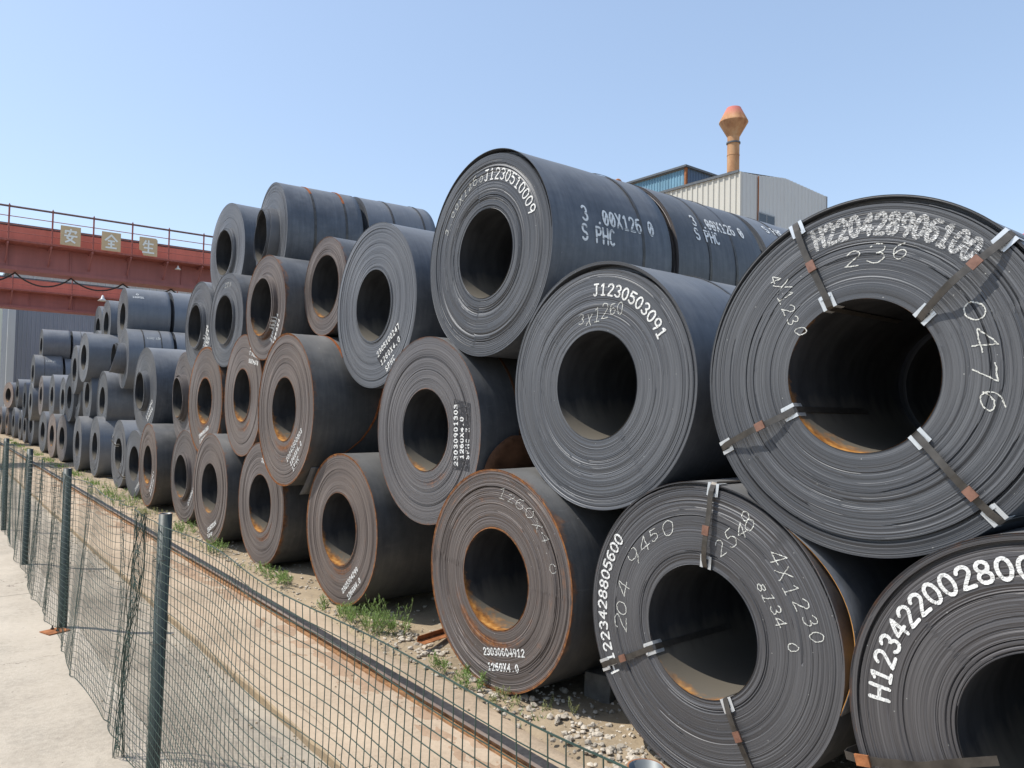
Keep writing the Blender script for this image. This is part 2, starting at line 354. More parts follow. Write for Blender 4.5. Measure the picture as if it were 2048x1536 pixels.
def lettering(text, size, place, width, style='stroke', step=.006, rnd=None, pitch=5.0, total=None, split=False):
    """text -> quads. place(s, t) turns baseline distance and height into a point; sizes in metres"""
    k = size/6.0; adv = pitch*k if total is None else total/len(text)
    mb = MB(); rnd = rnd or random.Random(1); chars = []
    EPS[0] = 0.0
    for i, ch in enumerate(text):
        if split: mb = MB(); chars.append(mb)
        jx = jy = ja = 0; js = 1
        if style == 'chalk': jx, jy, ja, js = rnd.uniform(-.5, .5)*k, rnd.uniform(-.9, .9)*k, rnd.uniform(-.2, .2), rnd.uniform(.75, 1.2)
        for st in FONT[ch]:
            pl = []
            EPS[0] += 6e-5
            for x, y in st:
                x, y = (x-2)*k*js*(adv/(5*k) if total and style != 'dots' else 1), y*k*js
                x, y = x*math.cos(ja)-y*math.sin(ja), x*math.sin(ja)+y*math.cos(ja)
                pl.append((i*adv+adv*.45+x+jx, y+jy))
            if style == 'dots':
                pts = resample(pl, k*1.0)
                for (s, t) in pts:
                    EPS[0] = (EPS[0]+2e-5) % 1.2e-3
                    r = width*rnd.uniform(.40, .62)
                    mb.add([place(s+r*math.cos(a*math.pi/3), t+r*math.sin(a*math.pi/3)) for a in range(6)], [(0, 1, 2, 3, 4, 5)])
                continue
            pts = resample(pl, step); n = len(pts); vs = []
            if style == 'chalk':
                wx = wy = 0; o2 = []
                for (s, t) in pts:
                    wx = wx*.8+rnd.gauss(0, .0011); wy = wy*.8+rnd.gauss(0, .0011); o2.append((s+wx+t*.18, t+wy))
                pts = o2
            if n < 2: continue
            for j, (s, t) in enumerate(pts):
                s0, t0 = pts[max(j-1, 0)]; s1, t1 = pts[min(j+1, n-1)]
                dx, dy = s1-s0, t1-t0; L = math.hypot(dx, dy) or 1; w = width*.5*(1 if style != 'chalk' else rnd.uniform(.55, 1.2))
                nx, ny = -dy/L*w, dx/L*w; vs += [place(s+nx, t+ny), place(s-nx, t-ny)]
            mb.add(vs, [(2*j, 2*j+1, 2*j+3, 2*j+2) for j in range(n-1)])
            for (s, t) in (pts[0], pts[-1]):
                r = width*.5; EPS[0] += 3e-5; mb.add([place(s+r*math.cos(a*math.pi/4), t+r*math.sin(a*math.pi/4)) for a in range(8)], [tuple(range(8))])
    return [c for c in chars if c.v] if split else mb

# ------------------------------------------------------------------ steel coils
RB = .381
class Face:
    """depth of the wound edge at (r, theta): bands of windings that stand proud or lie back"""
    def __init__(s, R, seed, nb, amp=.0016, gaps=(), tube=None, lean=0.0):
        q = random.Random(seed*7+3); s.R = R; s.gaps = gaps; s.tube = tube
        e = [RB]
        w = [q.choice((.4, .6, .8, 1, 1.2, 2.4)) for _ in range(nb)]; tot = sum(w)
        for x in w: e.append(e[-1]+x*(R-RB)/tot)
        d = []; cur = .003
        for i in range(nb):
            cur += q.gauss(0, amp*.55); cur = min(max(cur, .0), amp*3.0)
            x = cur+abs(q.gauss(0, amp*.4))
            if q.random() < .07: x += q.uniform(.003, .009)
            d.append(x)
        if tube:
            for i in range(nb):
                if e[i] < tube[0]: d[i] = -tube[1]*(1-.35*(e[i]-RB)/max(tube[0]-RB, .01))
        d[-1] = .0; d[-2] = .002
        s.e = e; s.d = d; s.ph = [q.uniform(0, 6.28) for _ in range(nb)]; s.wv = [q.uniform(0, .5) for _ in range(nb)]
        s.p1 = q.uniform(0, 6.28); s.p2 = q.uniform(0, 6.28); s.seed = seed
    def win(s, th, g):
        d = (th-R_(g[3])+math.pi) % (2*math.pi)-math.pi
        x = max(0, 1-abs(d)/R_(g[4])); return x*x*(3-2*x)
    def gapdepth(s, r, th):
        for g in s.gaps:
            w = s.win(th, g); 
            if w > .02 and g[1]-(g[1]-g[0])*w <= r <= g[1]: return g[2]*min(1, w*2.5)
        return 0
    def wob(s, r, th):
        k = (r-RB)/(s.R-RB)*(1-(r-RB)/(s.R-RB))*4 if r > RB else 0
        return k*(.007*math.sin(th+s.p1)+.0015*math.sin(2*th+s.p2))
    def depth_band(s, i, th):
        return s.d[i]*(1+s.wv[i]*math.sin(th+s.ph[i]))
    def at(s, r, th):
        rr = r-s.wob(r, th); i = 0
        while i < len(s.d)-1 and s.e[i+1] < rr: i += 1
        return s.depth_band(i, th)+s.gapdepth(r, th)
def rust_face(kind, r, th, R, ph):
    """rust weight on the end: rims, and a smear below the bore"""
    u = (r-RB)/(R-RB)
    if kind <= 0: return .0
    w = .18*kind
    w += kind*.70*max(0, 1-abs(u-1)/.09)+kind*.5*max(0, 1-u/.05)
    dn = max(0, math.cos(th+math.pi/2+ph))          # towards the bottom
    w += kind*.30*dn**3*math.exp(-((u-.18)/.22)**2)
    w += kind*.12*math.sin(u*21+ph*9)
    return w
ENDCACHE = {}
def coil_meshes(R, L, seed, nb, nt, rust, warm, tone, gaps, tube, bodyrust, borerust=None):
    F = Face(R, seed, nb, gaps=gaps, tube=tube)
    # ---- end
    mb = MB(); rows = []; A = {'rust': [], 'tone': [], 'warm': []}
    rad = []
    for i in range(nb):
        rad.append((F.e[i]+1e-4, i)); rad.append((F.e[i+1]-1e-4, i))
    for g in gaps:
        rad += [(g[0], 'a', g), (g[1], 'b', g)]
    q = random.Random(seed); ph = q.uniform(-.5, .5)
    TH = [2*math.pi*j/nt for j in range(nt)]
    flat = []
    if gaps:          # rows follow the crescent opening: radii fixed, depth from at()
        rs = sorted(set([round(x[0], 5) for x in rad if len(x) == 2]+[g[0]+t*(g[1]-g[0]) for g in gaps for t in [i/16 for i in range(17)]]))
        for r in rs:
            for th in TH: 
                x = F.at(r, th) ; flat.append((x, r, th))
        nr = len(rs)
    else:
        for r, i in rad:
            for th in TH: flat.append((F.depth_band(i, th), r, th))
        nr = len(rad)
    vs = []
    sh = q.uniform(.92, 1.08)*(1.25 if nb < 40 else 1.0)
    for x, r, th in flat:
        rr = r+F.wob(r, th) if RB < r < R-.002 else r
        vs.append((x, -rr*math.cos(th), rr*math.sin(th)))
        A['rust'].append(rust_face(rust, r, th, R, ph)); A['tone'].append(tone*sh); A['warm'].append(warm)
    mb.add(vs, [(i*nt+j, (i+1)*nt+j, (i+1)*nt+(j+1) % nt, i*nt+(j+1) % nt) for i in range(nr-1) for j in range(nt)])
    end = mb, A
    # ---- outer wrap with a back ring
    mb = MB(); B = {'rust': [], 'warm': [], 'pale': []}; nx = 14; vs = []
    seam = q.uniform(.2, 1.2)
    for k in range(nx+1):
        x = L*k/nx
        for th in TH:
            dr = .0035*math.sin(th*3+seed)+.002*math.sin(x*9+th*2)
            dr += .004*(((th-seam) % (2*math.pi))/(2*math.pi))-.004
            if k == 0: dr = min(dr, 0)*.3
            vs.append((x+(.0 if k else -.0005), -(R+dr*.6)*math.cos(th), (R+dr*.6)*math.sin(th)))
            e = min(x, L-x)
            B['rust'].append(bodyrust*.45+bodyrust*.6*math.exp(-e/.03)+bodyrust*.25*math.exp(-e/.15)); B['warm'].append(warm)
    for th in TH:
        vs.append((L, -RB*math.cos(th), RB*math.sin(th))); B['rust'].append(bodyrust*.5); B['warm'].append(warm)
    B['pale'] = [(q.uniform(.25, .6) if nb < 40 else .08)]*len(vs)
    mb.add(vs, [(i*nt+j, i*nt+(j+1) % nt, (i+1)*nt+(j+1) % nt, (i+1)*nt+j) for i in range(nx+1) for j in range(nt)])
    side = mb, B
    # ---- bore
    mb = MB(); Cc = {'rust': []}; vs = []; p = tube[1] if tube else 0; xs = [-p-.001, .02, .1, .3, .7, L-.001]
    for k, x in enumerate(xs):
        for th in TH:
            rr = RB-.0015*math.sin(th+seed); vs.append((x, -rr*math.cos(th), rr*math.sin(th)))
            br = (max(rust, .22) if borerust is None else borerust); lo = max(0, -math.sin(th)); Cc['rust'].append(br*(.55*math.exp(-max(x+p, 0)/.10)+.25)*(.75+.55*lo)+.10*lo*math.exp(-x/.5))
    mb.add(vs, [(i*nt+j, i*nt+(j+1) % nt, (i+1)*nt+(j+1) % nt, (i+1)*nt+j) for i in range(len(xs)-1) for j in range(nt)])
    return F, end, side, (mb, Cc)

def band_round(root, R, x, mat, w=.032, arc=None, nt=96, name='steel_band'):
    mb = MB(); vs = []
    for th in ([2*math.pi*j/nt for j in range(nt)] if arc is None else [R_(arc[0]+(arc[1]-arc[0])*j/(nt-1)) for j in range(nt)]):
        r1 = R+(.004 if arc is None else .0055)+.0012*math.sin(th*5+x*9); r0 = R+.0005; s = .004*math.sin(th*1.0+x*5)
        for (xx, rr) in ((x-w/2+s, r0), (x-w/2+s, r1), (x+w/2+s, r1), (x+w/2+s, r0)):
            vs.append((xx, -rr*math.cos(th), rr*math.sin(th)))
    mb.add(vs, [(j*4+a, j*4+a+1, ((j+1) % nt)*4+a+1, ((j+1) % nt)*4+a) for j in range(nt if arc is None else nt-1) for a in range(3)])
    return mb.build(name, mat, root, False)
def ribbon(pts, wdir, w, t=.0015):
    """a flat strip of steel through pts; wdir is its width direction"""
    mb = MB(); vs = []; n = len(pts); wd = Vector(wdir).normalized()
    for i, p in enumerate(pts):
        p = Vector(p); tg = (Vector(pts[min(i+1, n-1)])-Vector(pts[max(i-1, 0)])).normalized(); nn = tg.cross(wd).normalized()
        for a, b in ((-1, -1), (1, -1), (1, 1), (-1, 1)): vs.append(p+wd*(a*w/2)+nn*(b*t))
    fs = [(i*4+a, i*4+(a+1) % 4, (i+1)*4+(a+1) % 4, (i+1)*4+a) for i in range(n-1) for a in range(4)]
    fs += [(0, 3, 2, 1), tuple((n-1)*4+a for a in range(4))]
    mb.add(vs, fs); return mb
def radial_strap(root, F, L, deg, stand=.018, wob=1.0, mat='band', clips=(1, 1), seal=.5, r_in=None):
    th = R_(deg); R = F.R; c, s_ = math.cos(th), math.sin(th); q = random.Random(int(deg*3))
    def P(x, r, off=0): return Vector((x, -(r*c-off*s_), r*s_+off*c))
    wd = P(0, 0, 1)-P(0, 0, 0)
    pts = [P(L-.02, R+.006)]+[P(L*k/8, R+.006) for k in range(7, 0, -1)]+[P(.03, R+.007), P(.004, R+.009), P(-.006, R-.004)]
    for k in range(1, 12):
        u = k/12; r = R-(R-RB)*u; bow = stand*math.sin(math.pi*u)**.6*(1+.25*wob*math.sin(u*7+deg))
        pts.append(P(-.006-bow, r, .004*wob*math.sin(u*5+deg)))
    pts += [P(-.007, RB+.004), P(.006, RB-.006), P(.03, RB-.007), P(.25, RB-.006), P(L*.6, RB-.006)]
    b = ribbon(pts, wd, .034).build('strap_band', M[mat], root)
    def clip(R0, sgn):
        mb = MB()
        # folded edge protector: a leg on the face, a leg on the wrap, side lips
        for off in (-.028, .028):
            pp = [P(.075, R0+sgn*.004, off), P(-.004, R0+sgn*.005, off), P(-.008, R0-sgn*.07, off)]
            rb = ribbon(pp, wd, .020, .001); mb.add(rb.v, rb.f)
        pp = [P(-.0105, R0-sgn*.052, 0), P(-.0105, R0-sgn*.072, 0)]; rb = ribbon(pp, wd, .06, .001); mb.add(rb.v, rb.f)
        pp = [P(.06, R0+sgn*.0035, 0), P(.08, R0+sgn*.0035, 0)]; rb = ribbon(pp, wd, .06, .001); mb.add(rb.v, rb.f)
        return mb.build('edge_protector', M['clip'], root)
    if clips[0]: clip(R, 1)
    if clips[1]: clip(RB, -1)
    if seal:
        r = R-(R-RB)*seal; bow = stand*math.sin(math.pi*seal)**.6*(1+.25*wob*math.sin(seal*7+deg)); mb = MB()
        ps = [P(-.010-bow, r+.028), P(-.010-bow, r-.028)]
        rb = ribbon(ps, wd, .044, .004); mb.add(rb.v, rb.f); mb.build('band_seal', M['seal'], root)
def face_text(root, F, spec):
    kind = spec[0]; mat = M['paint']; st = spec[-1]; rnd = random.Random(len(spec[1])*13+int(abs(spec[2])*100))
    if kind == 'arc':          # text, r, th0, th1, height, width, style
        _, text, r, t0, t1, h, w, _ = spec; tot = abs(R_(t0-t1))*r; sg = 1 if t0 > t1 else -1
        def place(s, t):
            th = R_(t0)-sg*s/r; rr = r+sg*t; return (F.at(rr, th)-.0025-EPS[0], -rr*math.cos(th), rr*math.sin(th))
    else:                      # line: text, x0, y0, x1, y1, height, width, style
        _, text, x0, y0, x1, y1, h, w, _ = spec; tot = math.hypot(x1-x0, y1-y0); ux, uy = (x1-x0)/tot, (y1-y0)/tot
        def place(s, t):
            a, b = x0+ux*s-uy*t, y0+uy*s+ux*t; rr = math.hypot(a, b); th = math.atan2(b, a)
            if rr < RB+.004: rr = RB+.004
            return (F.at(rr, th)-.0025-EPS[0], -a, b)
    mb = lettering(text, h, place, w, {'stroke': 'stroke', 'worn': 'stroke', 'dots': 'dots', 'chalk': 'chalk'}[st], rnd=rnd, total=tot, split=st != 'dots')
    nm = {'stroke': 'stencilled_lettering', 'worn': 'stencilled_lettering', 'dots': 'dot_printed_lettering', 'chalk': 'chalk_lettering'}[st]
    mt = M['chalk'] if st == 'chalk' else M['paintworn' if st == 'worn' else 'paint']
    if st == 'dots': tag(mb.build(nm, mt, root), kind='stuff')
    else:
        for c in mb: c.build('chalk_character' if st == 'chalk' else 'stencilled_character', mt, root)
def side_text(root, R, text, x0, x1, phi, h, w, style='stroke'):
    tot = x1-x0
    def place(s, t):
        a = R_(phi)+t/R; return (x0+s, -(R+.004+EPS[0])*math.cos(a), (R+.004+EPS[0])*math.sin(a))
    if h > .1 and style == 'stroke':
        for c in lettering(text, h, place, w, style, total=tot, split=True): c.build('painted_character', M['paint'], root)
    else: tag(lettering(text, h, place, w, style, total=tot).build('chalk_lettering' if style == 'chalk' else 'painted_lettering', M['chalk'] if style == 'chalk' else M['paint'], root), kind='stuff')
def face_patch(root, F, pts, name='black_print_patch'):
    """dark oversprayed field behind print: a fine grid laid on the rings. pts: 4 corners"""
    mb = MB(); n, k = 60, 14; vs = []
    (ax, ay), (bx, by), (cx, cy), (dx, dy) = pts
    for i in range(n+1):
        u = i/n
        for j in range(k+1):
            v = j/k; x = (ax*(1-u)+bx*u)*(1-v)+(dx*(1-u)+cx*u)*v; y = (ay*(1-u)+by*u)*(1-v)+(dy*(1-u)+cy*u)*v
            r = math.hypot(x, y); th = math.atan2(y, x); vs.append((F.at(min(max(r, RB+.004), F.R-.002), th)-.0012, -x, y))
    mb.add(vs, [(i*(k+1)+j, (i+1)*(k+1)+j, (i+1)*(k+1)+j+1, i*(k+1)+j+1) for i in range(n) for j in range(k)])
    return mb.build(name, M['patch'], root)
M['patch'] = simple('black_overspray', (.030, .030, .034), .55, .2, .35, 30)

def coil(key, P, label, group, det=2, rust=0., warm=0., tone=1., L=1.3, gaps=(), tube=None, bands=(), straps=(), texts=(), sidetexts=(), patch=None, bodyrust=None, borerust=None):
    a, y, z, R, w = P
    nb, nt = {3: (100, 176), 2: (60, 128), 1: (30, 88), 0: (16, 56)}[det]
    root = empty('steel_coil', (a, y, z-R), -w, label=label, cat='steel coil', group=group)
    piv = (0, 0, R); seed = sum(ord(c)*(i+3) for i, c in enumerate(key))
    F, (eb, eA), (sb, sA), (bb, bA) = coil_meshes(R, L, seed, nb, nt, rust, warm, tone, gaps, tube, rust*.6 if bodyrust is None else bodyrust, borerust)
    eb.build('coil_end', M['end'], root, False, piv, eA)
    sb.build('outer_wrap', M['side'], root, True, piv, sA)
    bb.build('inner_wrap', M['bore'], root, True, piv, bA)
    kids = []
    for b in bands:
        band_round(root, R, b[0], M[b[1]], b[2] if len(b) > 2 else .032, b[3] if len(b) > 3 else None).location = piv
    n0 = set(root.children)
    for s in straps: radial_strap(root, F, L, **s)
    if patch: face_patch(root, F, patch)
    for t in texts: face_text(root, F, t)
    for t in sidetexts: side_text(root, R, *t)
    for c in root.children:
        if c not in n0: c.location = piv
    return root, F
COILS = {
'B1':(3.512,0.957,0.830,0.849,-0.008),'B2':(3.609,2.760,0.848,0.871,-0.016),'B3':(3.471,4.573,0.825,0.835,-0.049),'B4':(3.520,7.377,0.813,0.800,-0.032),
'B5':(3.556,9.871,0.804,0.813,-0.015),'B6':(3.493,11.873,0.816,0.838,-0.009),'B7':(3.717,14.162,0.802,0.821,-0.021),'B8':(3.607,16.433,0.849,0.834,0.019),
'B9':(3.710,18.174,0.747,0.735,-0.049),'B10':(3.812,20.410,0.829,0.829,-0.009),'B11':(3.817,23.677,0.845,0.831,0.004),'B12':(3.693,25.806,0.819,0.822,0.006),
'B13':(3.827,30.070,0.788,0.809,-0.063),'B14':(3.755,32.021,0.798,0.807,-0.051),'B15':(3.833,35.439,0.826,0.822,-0.062),'B16':(3.962,41.016,0.931,0.926,-0.040),
'B17':(3.935,43.396,0.768,0.765,-0.025),'B18':(3.935,45.592,0.782,0.779,-0.016),'B19':(3.872,48.472,0.839,0.830,-0.017),
'B20':(3.80,51.4,.85,.84,-.02),'B21':(3.70,54.3,.82,.82,-.02),'R19':(3.75,50.6,2.33,.72,-.25),
'R1':(3.616,1.822,2.324,0.883,-0.009),'R2':(3.685,3.735,2.304,0.867,-0.025),'R3':(3.660,5.938,1.913,0.870,-0.020),'R4':(3.378,8.674,2.066,0.911,0.017),
'R5':(3.628,10.913,2.244,0.884,0.026),'R6':(3.715,13.063,2.155,0.915,-0.014),'R7':(3.947,15.278,2.210,0.884,0.029),'R8':(3.724,17.456,2.353,0.934,-0.027),
'R9':(4.000,23.900,2.130,0.840,0.000),'R10':(3.950,26.100,2.270,0.820,0.000),'R11':(4.000,28.400,2.290,0.800,0.000),'R12':(3.908,29.328,2.208,0.822,-0.029),
'R13':(4.050,32.000,2.140,0.820,0.000),'R14':(3.950,34.100,2.250,0.860,0.000),'R15':(3.950,37.600,2.290,0.850,0.000),'R16':(3.772,39.599,2.003,0.845,0.003),
'R17':(3.800,42.407,2.056,0.857,-0.011),'R18':(3.985,48.340,2.440,0.760,-0.032),
'T1':(3.695,5.090,3.439,0.875,0.006),'T2':(3.727,7.126,3.196,0.880,-0.002),'T3':(3.801,8.558,3.577,0.605,-0.004),'T4':(3.538,9.852,3.411,0.703,-0.016),
'T5':(3.700,12.016,3.437,0.743,-0.037),'T6':(3.887,14.176,3.507,0.820,-0.019),'T7':(4.240,22.500,3.285,0.820,0.030),'T8':(4.400,27.700,3.610,0.820,0.000),
'T9':(3.785,25.861,3.427,0.751,-0.033),'T10':(3.846,27.990,3.116,0.796,0.000),'T11':(3.820,39.600,3.290,0.840,0.000),
'U1':(3.989,10.944,4.603,0.820,0.077),'U2':(3.986,12.999,4.689,0.851,-0.028),'U3':(4.370,23.500,4.530,0.820,0.018),'U4':(4.450,26.400,4.540,0.760,0.000),
'U5':(4.620,28.900,4.570,0.800,0.000),'U6':(4.140,40.000,4.560,0.780,0.000),
}
DOT = .011
GB, GR, GT, GU = 'steel coils in the bottom row', 'steel coils in the second row', 'steel coils in the third row', 'steel coils in the top row'
SPEC = {
'B1': dict(label='dark coil lettered H1234220028 in the lower right corner of the photo', det=3, warm=.25, tone=.8, rust=.35, gaps=((.795, .815, .03, 120, 110),),
  texts=[('arc', 'H1234220028005', .665, 181, 90, .088, .016, 'stroke')]),
'B2': dict(label='dark bottom-row coil with chalked 204 9450 and three straps', det=3, warm=.12, tone=.88, rust=.3, borerust=.5, gaps=((.84, .86, .04, 75, 80),),
  straps=[dict(deg=84, stand=.03, seal=.55), dict(deg=-152, stand=.012, seal=.45, clips=(1, 1)), dict(deg=-61, stand=.02, seal=.6, clips=(1, 1))],
  texts=[('arc', 'H1223428805600', .745, 213, 143, .07, .013, 'stroke'), ('arc', '204 9450', .575, 195, 108, .085, .0055, 'chalk'),
         ('line', '2548', .14, .45, .37, .68, .09, .0055, 'chalk'), ('line', '4X1230', .43, .52, .72, .10, .085, .0055, 'chalk'), ('line', '8134 0', .37, .36, .58, .02, .06, .0055, 'chalk')]),
'B3': dict(label='brown rusty bottom-row coil with printed 23030604912 under its orange bore', det=3, warm=.75, tone=.85, rust=.85, bodyrust=.35, gaps=((.70, .712, .03, 100, 150),),
  texts=[('line', '23030604912', -.11, -.60, .37, -.495, .05, .012, 'dots'), ('line', '1260X4.0', -.05, -.70, .31, -.62, .05, .012, 'dots'), ('arc', '1260X4.0', .63, 88, 12, .07, .004, 'chalk')]),
'B4': dict(label='brown bottom-row coil with a leafy weed clump at its foot', det=3, warm=.85, tone=1, rust=.75, bodyrust=.3, tube=(.40, .012),
  texts=[('line', '2305304299', .12, -.66, .44, -.36, .05, .013, 'dots'), ('line', '1260X4.0', .24, -.70, .50, -.46, .05, .013, 'dots')]),
'B5': dict(label='brown bottom-row coil with wide orange bore, tucked under the big rust-rimmed coil', det=2, warm=.7, tone=1, rust=.7,
  texts=[('line', '3009000', .02, .55, .36, .50, .05, .015, 'dots'), ('line', '1260', .06, .66, .30, .62, .05, .015, 'dots')]),
'B6': dict(label='brown bottom-row coil with slanting white print low on its end, next to round weed', det=2, warm=.8, tone=1, rust=.5,
  texts=[('line', '230600104', -.02, -.68, .38, -.50, .06, .016, 'dots'), ('line', '1260', .0, -.76, .22, -.68, .05, .016, 'dots')]),
'B7': dict(label='greyish brown bottom-row coil half hidden by its nearer neighbour, with thick inner tube', det=2, warm=.6, tone=1.05, rust=.5, tube=(.44, .05),
  texts=[('line', '2306001', .3, -.5, .62, -.18, .06, .016, 'dots')]),
'B8': dict(label='bottom-row coil with copper brown end and orange far rim below the overhanging coil', det=2, warm=.9, tone=1, rust=.7, bodyrust=.3,
  texts=[('line', '230600411', .30, -.55, .62, -.1, .06, .018, 'dots'), ('line', '1260X4', .40, -.60, .66, -.25, .06, .018, 'dots')], bands=[(1.05, 'bandrust', .04)]),
'B9': dict(label='small slate grey bottom-row coil left of the copper brown one', det=1, tone=.9, texts=[('line', '23060', .2, -.6, .5, -.4, .06, .016, 'dots')]),
'B10': dict(label='slate grey bottom-row coil with a torn loose strap and bright clip', det=1, tone=1, straps=[dict(deg=150, stand=.05, seal=.0), dict(deg=-40, stand=.06, seal=0)]),
'B11': dict(label='blue grey bottom-row coil standing alone with a ragged inner wrap', det=1, tone=1.05, bands=[(.75, 'band')]),
'B12': dict(label='bottom-row coil seen nearly edge on, wide blue side, left of the ragged-bore coil', det=1, tone=1.1),
'B13': dict(label='bottom-row coil with dull brown-grey side and thick bore', det=1, warm=.5, tone=1, rust=.3),
'B14': dict(label='small copper-ended bottom-row coil pressed against the brown-grey one', det=1, warm=.9, rust=.5),
'B15': dict(label='far bottom-row coil with white print streaks, left of the copper-ended one', det=1, tone=1),
'B16': dict(label='tall far bottom-row coil with orange rust at its back rim', det=1, tone=1, rust=.3, bodyrust=.2, bands=[(1.1, 'bandrust', .05)]),
'B17': dict(label='narrow far bottom-row coil just left of the tall rust-rimmed one', det=0),
'B18': dict(label='farthest but one bottom-row coil by the grassy verge', det=0),
'B19': dict(label='farthest grey coil at the left end of the bottom row', det=0, tone=.7),
'B20': dict(label='dark rusty-topped coil cut by the left photo edge, left of the farthest grey one', det=0, tone=.7, warm=.8, rust=.6),
'B21': dict(label='last coil of the row, only a sliver at the left photo edge', det=0, warm=.8, rust=.5),
'R19': dict(label='rusty brown coil end turned toward the walkway at the far left', det=1, warm=1, rust=.6, tone=1.2),
'R1': dict(label='huge black coil with chalked 236 and four strapped bands around its bore', det=3, tone=.9, rust=.12, borerust=.85, gaps=((.845, .872, .05, 95, 120), (.80, .818, .03, -75, 105)),
  straps=[dict(deg=113, stand=.016, seal=.52), dict(deg=42, stand=.045, seal=.33), dict(deg=-153, stand=.035, seal=.6), dict(deg=-46, stand=.03, seal=.3)],
  texts=[('arc', 'H220428906100', .695, 109, 45, .10, .021, 'worn'), ('line', '236', -.09, .56, .25, .54, .085, .0055, 'chalk'),
         ('line', '4X1230', -.50, .56, -.33, .20, .075, .0055, 'chalk'), ('line', '0476', .47, .34, .55, -.20, .10, .0065, 'chalk')]),
'R2': dict(label='dark coil lettered J1230503091 between the two upper lettered coils', det=3, tone=1, rust=.04, gaps=((.81, .845, .07, 95, 75),), bands=[(.80, 'band')],
  texts=[('arc', 'J1230503091', .63, 93, 26, .078, .013, 'stroke'), ('line', '3X1260', -.18, .42, .27, .485, .085, .0055, 'chalk')]),
'R3': dict(label='second-row coil with three upright lines of print ending in SPHC Z', det=3, warm=.25, tone=1.15, rust=.55, bodyrust=.25,
  patch=[(.46, -.33), (.46, .29), (.72, .25), (.72, -.33)],
  texts=[('line', '23030901303', .54, -.30, .52, .25, .052, .013, 'dots'), ('line', '1260X4.0', .625, -.23, .61, .14, .05, .013, 'dots'), ('line', 'SPHC Z', .71, -.23, .70, .05, .045, .012, 'dots')]),
'R4': dict(label='big rust-rimmed second-row coil with an orange band on its side', det=3, warm=.8, tone=1, rust=.8, bodyrust=.33, bands=[(.44, 'bandrust', .03, (110, 42))],
  texts=[('line', '23042500003', .16, -.62, .60, -.24, .055, .013, 'dots'), ('line', '1260X4.0', .28, -.66, .60, -.38, .05, .013, 'dots'), ('line', 'SPHC', .36, -.72, .54, -.55, .05, .013, 'dots')]),
'R5': dict(label='brown second-row coil with print upside down at the top of its end', det=2, warm=.8, tone=1, rust=.7, tube=(.395, .01),
  texts=[('line', '8154205', .68, .46, .26, .52, .05, .016, 'dots'), ('line', '1260X4.1', .66, .56, .28, .63, .05, .016, 'dots'), ('line', '0549', .58, .66, .30, .72, .05, .016, 'dots')]),
'R6': dict(label='brown second-row coil with orange-stained print at the bottom of its end', det=2, warm=.75, tone=1, rust=.8, bodyrust=.4,
  texts=[('line', '2306001060', -.22, -.64, .28, -.46, .055, .017, 'dots'), ('line', '1260X4', -.18, -.73, .2, -.60, .055, .017, 'dots'), ('line', 'SPHC', -.14, -.81, .08, -.74, .045, .017, 'dots')]),
'R7': dict(label='grey-brown second-row coil with a dented protruding inner tube', det=2, warm=.5, tone=1.1, rust=.4, tube=(.45, .10)),
'R8': dict(label='large grey coil overhanging the row left of the dented-tube coil', det=2, tone=1.25, tube=(.43, .09), bands=[(.95, 'band')],
  texts=[('line', '23060041', .22, -.60, .68, -.22, .07, .02, 'dots'), ('line', '1260X4', .33, -.66, .70, -.38, .07, .02, 'dots')]),
'R9': dict(label='long blue-grey second-row coil with dark band and chalk, behind the large overhanging one', det=1, L=1.6, bands=[(.72, 'band')], sidetexts=[('4X1260', .8, 1.3, 33, .10, .010, 'chalk')]),
'R10': dict(label='second-row coil showing a strip of banded blue side, left of the chalked one', det=1, bands=[(.8, 'band')]),
'R11': dict(label='thin-looking second-row coil squeezed behind the banded one', det=1),
'R12': dict(label='second-row coil with glossy torn edge right of the blue pair', det=1, tone=1.15),
'R13': dict(label='second-row coil with bright scuffed rim, middle of the far group', det=1, tone=1.2),
'R14': dict(label='wide dark blue second-row coil in the far group', det=1),
'R15': dict(label='olive grey second-row coil in the far group', det=1, warm=.5, tone=1.1),
'R16': dict(label='pale blue second-row coil near the far end', det=0),
'R17': dict(label='thin dark second-row coil near the far end', det=0),
'R18': dict(label='black second-row coil hung with a white tie at the far end', det=0, tone=.6),
'T1': dict(label='top coil lettered J1230510009 with painted 3.00X1260 SPHC on its side', det=3, tone=.92, L=1.37, rust=.05, gaps=((.835, .862, .08, 92, 95),), bands=[(1.02, 'band')],
  texts=[('arc', 'J1230510009', .625, 93, 19, .088, .012, 'stroke'), ('arc', '3.00X1260', .635, 158, 93, .065, .0055, 'chalk')],
  sidetexts=[('3 .ØØX126 Ø', .32, 1.17, 12, .125, .020), ('S PHC', .30, .68, 1.5, .125, .020)]),
'T2': dict(label='shiny grey third-row coil with slanting print 2305100247 on a black field', det=3, tone=1.45, rust=.0, tube=(.40, .008), 
  patch=[(.10, -.57), (.50, -.22), (.60, -.40), (.20, -.66)],
  texts=[('line', '2305100247', .12, -.56, .57, -.27, .055, .013, 'dots'), ('line', '1260X4.0', .20, -.65, .59, -.40, .055, .013, 'dots'), ('line', 'SPHC', .31, -.72, .50, -.58, .055, .013, 'dots')]),
'T3': dict(label='small brown third-row coil partly behind the shiny grey coil', det=2, warm=.75, tone=1, rust=.6),
'T4': dict(label='brown third-row coil with orange inner tube and an orange strap on its side', det=2, warm=.7, tone=1.05, rust=.65, tube=(.425, .05), bands=[(.85, 'bandrust', .035)],
  texts=[('line', '23052011', .26, -.48, .48, -.12, .05, .016, 'dots'), ('line', '1260X4', .36, -.52, .54, -.2, .05, .016, 'dots')]),
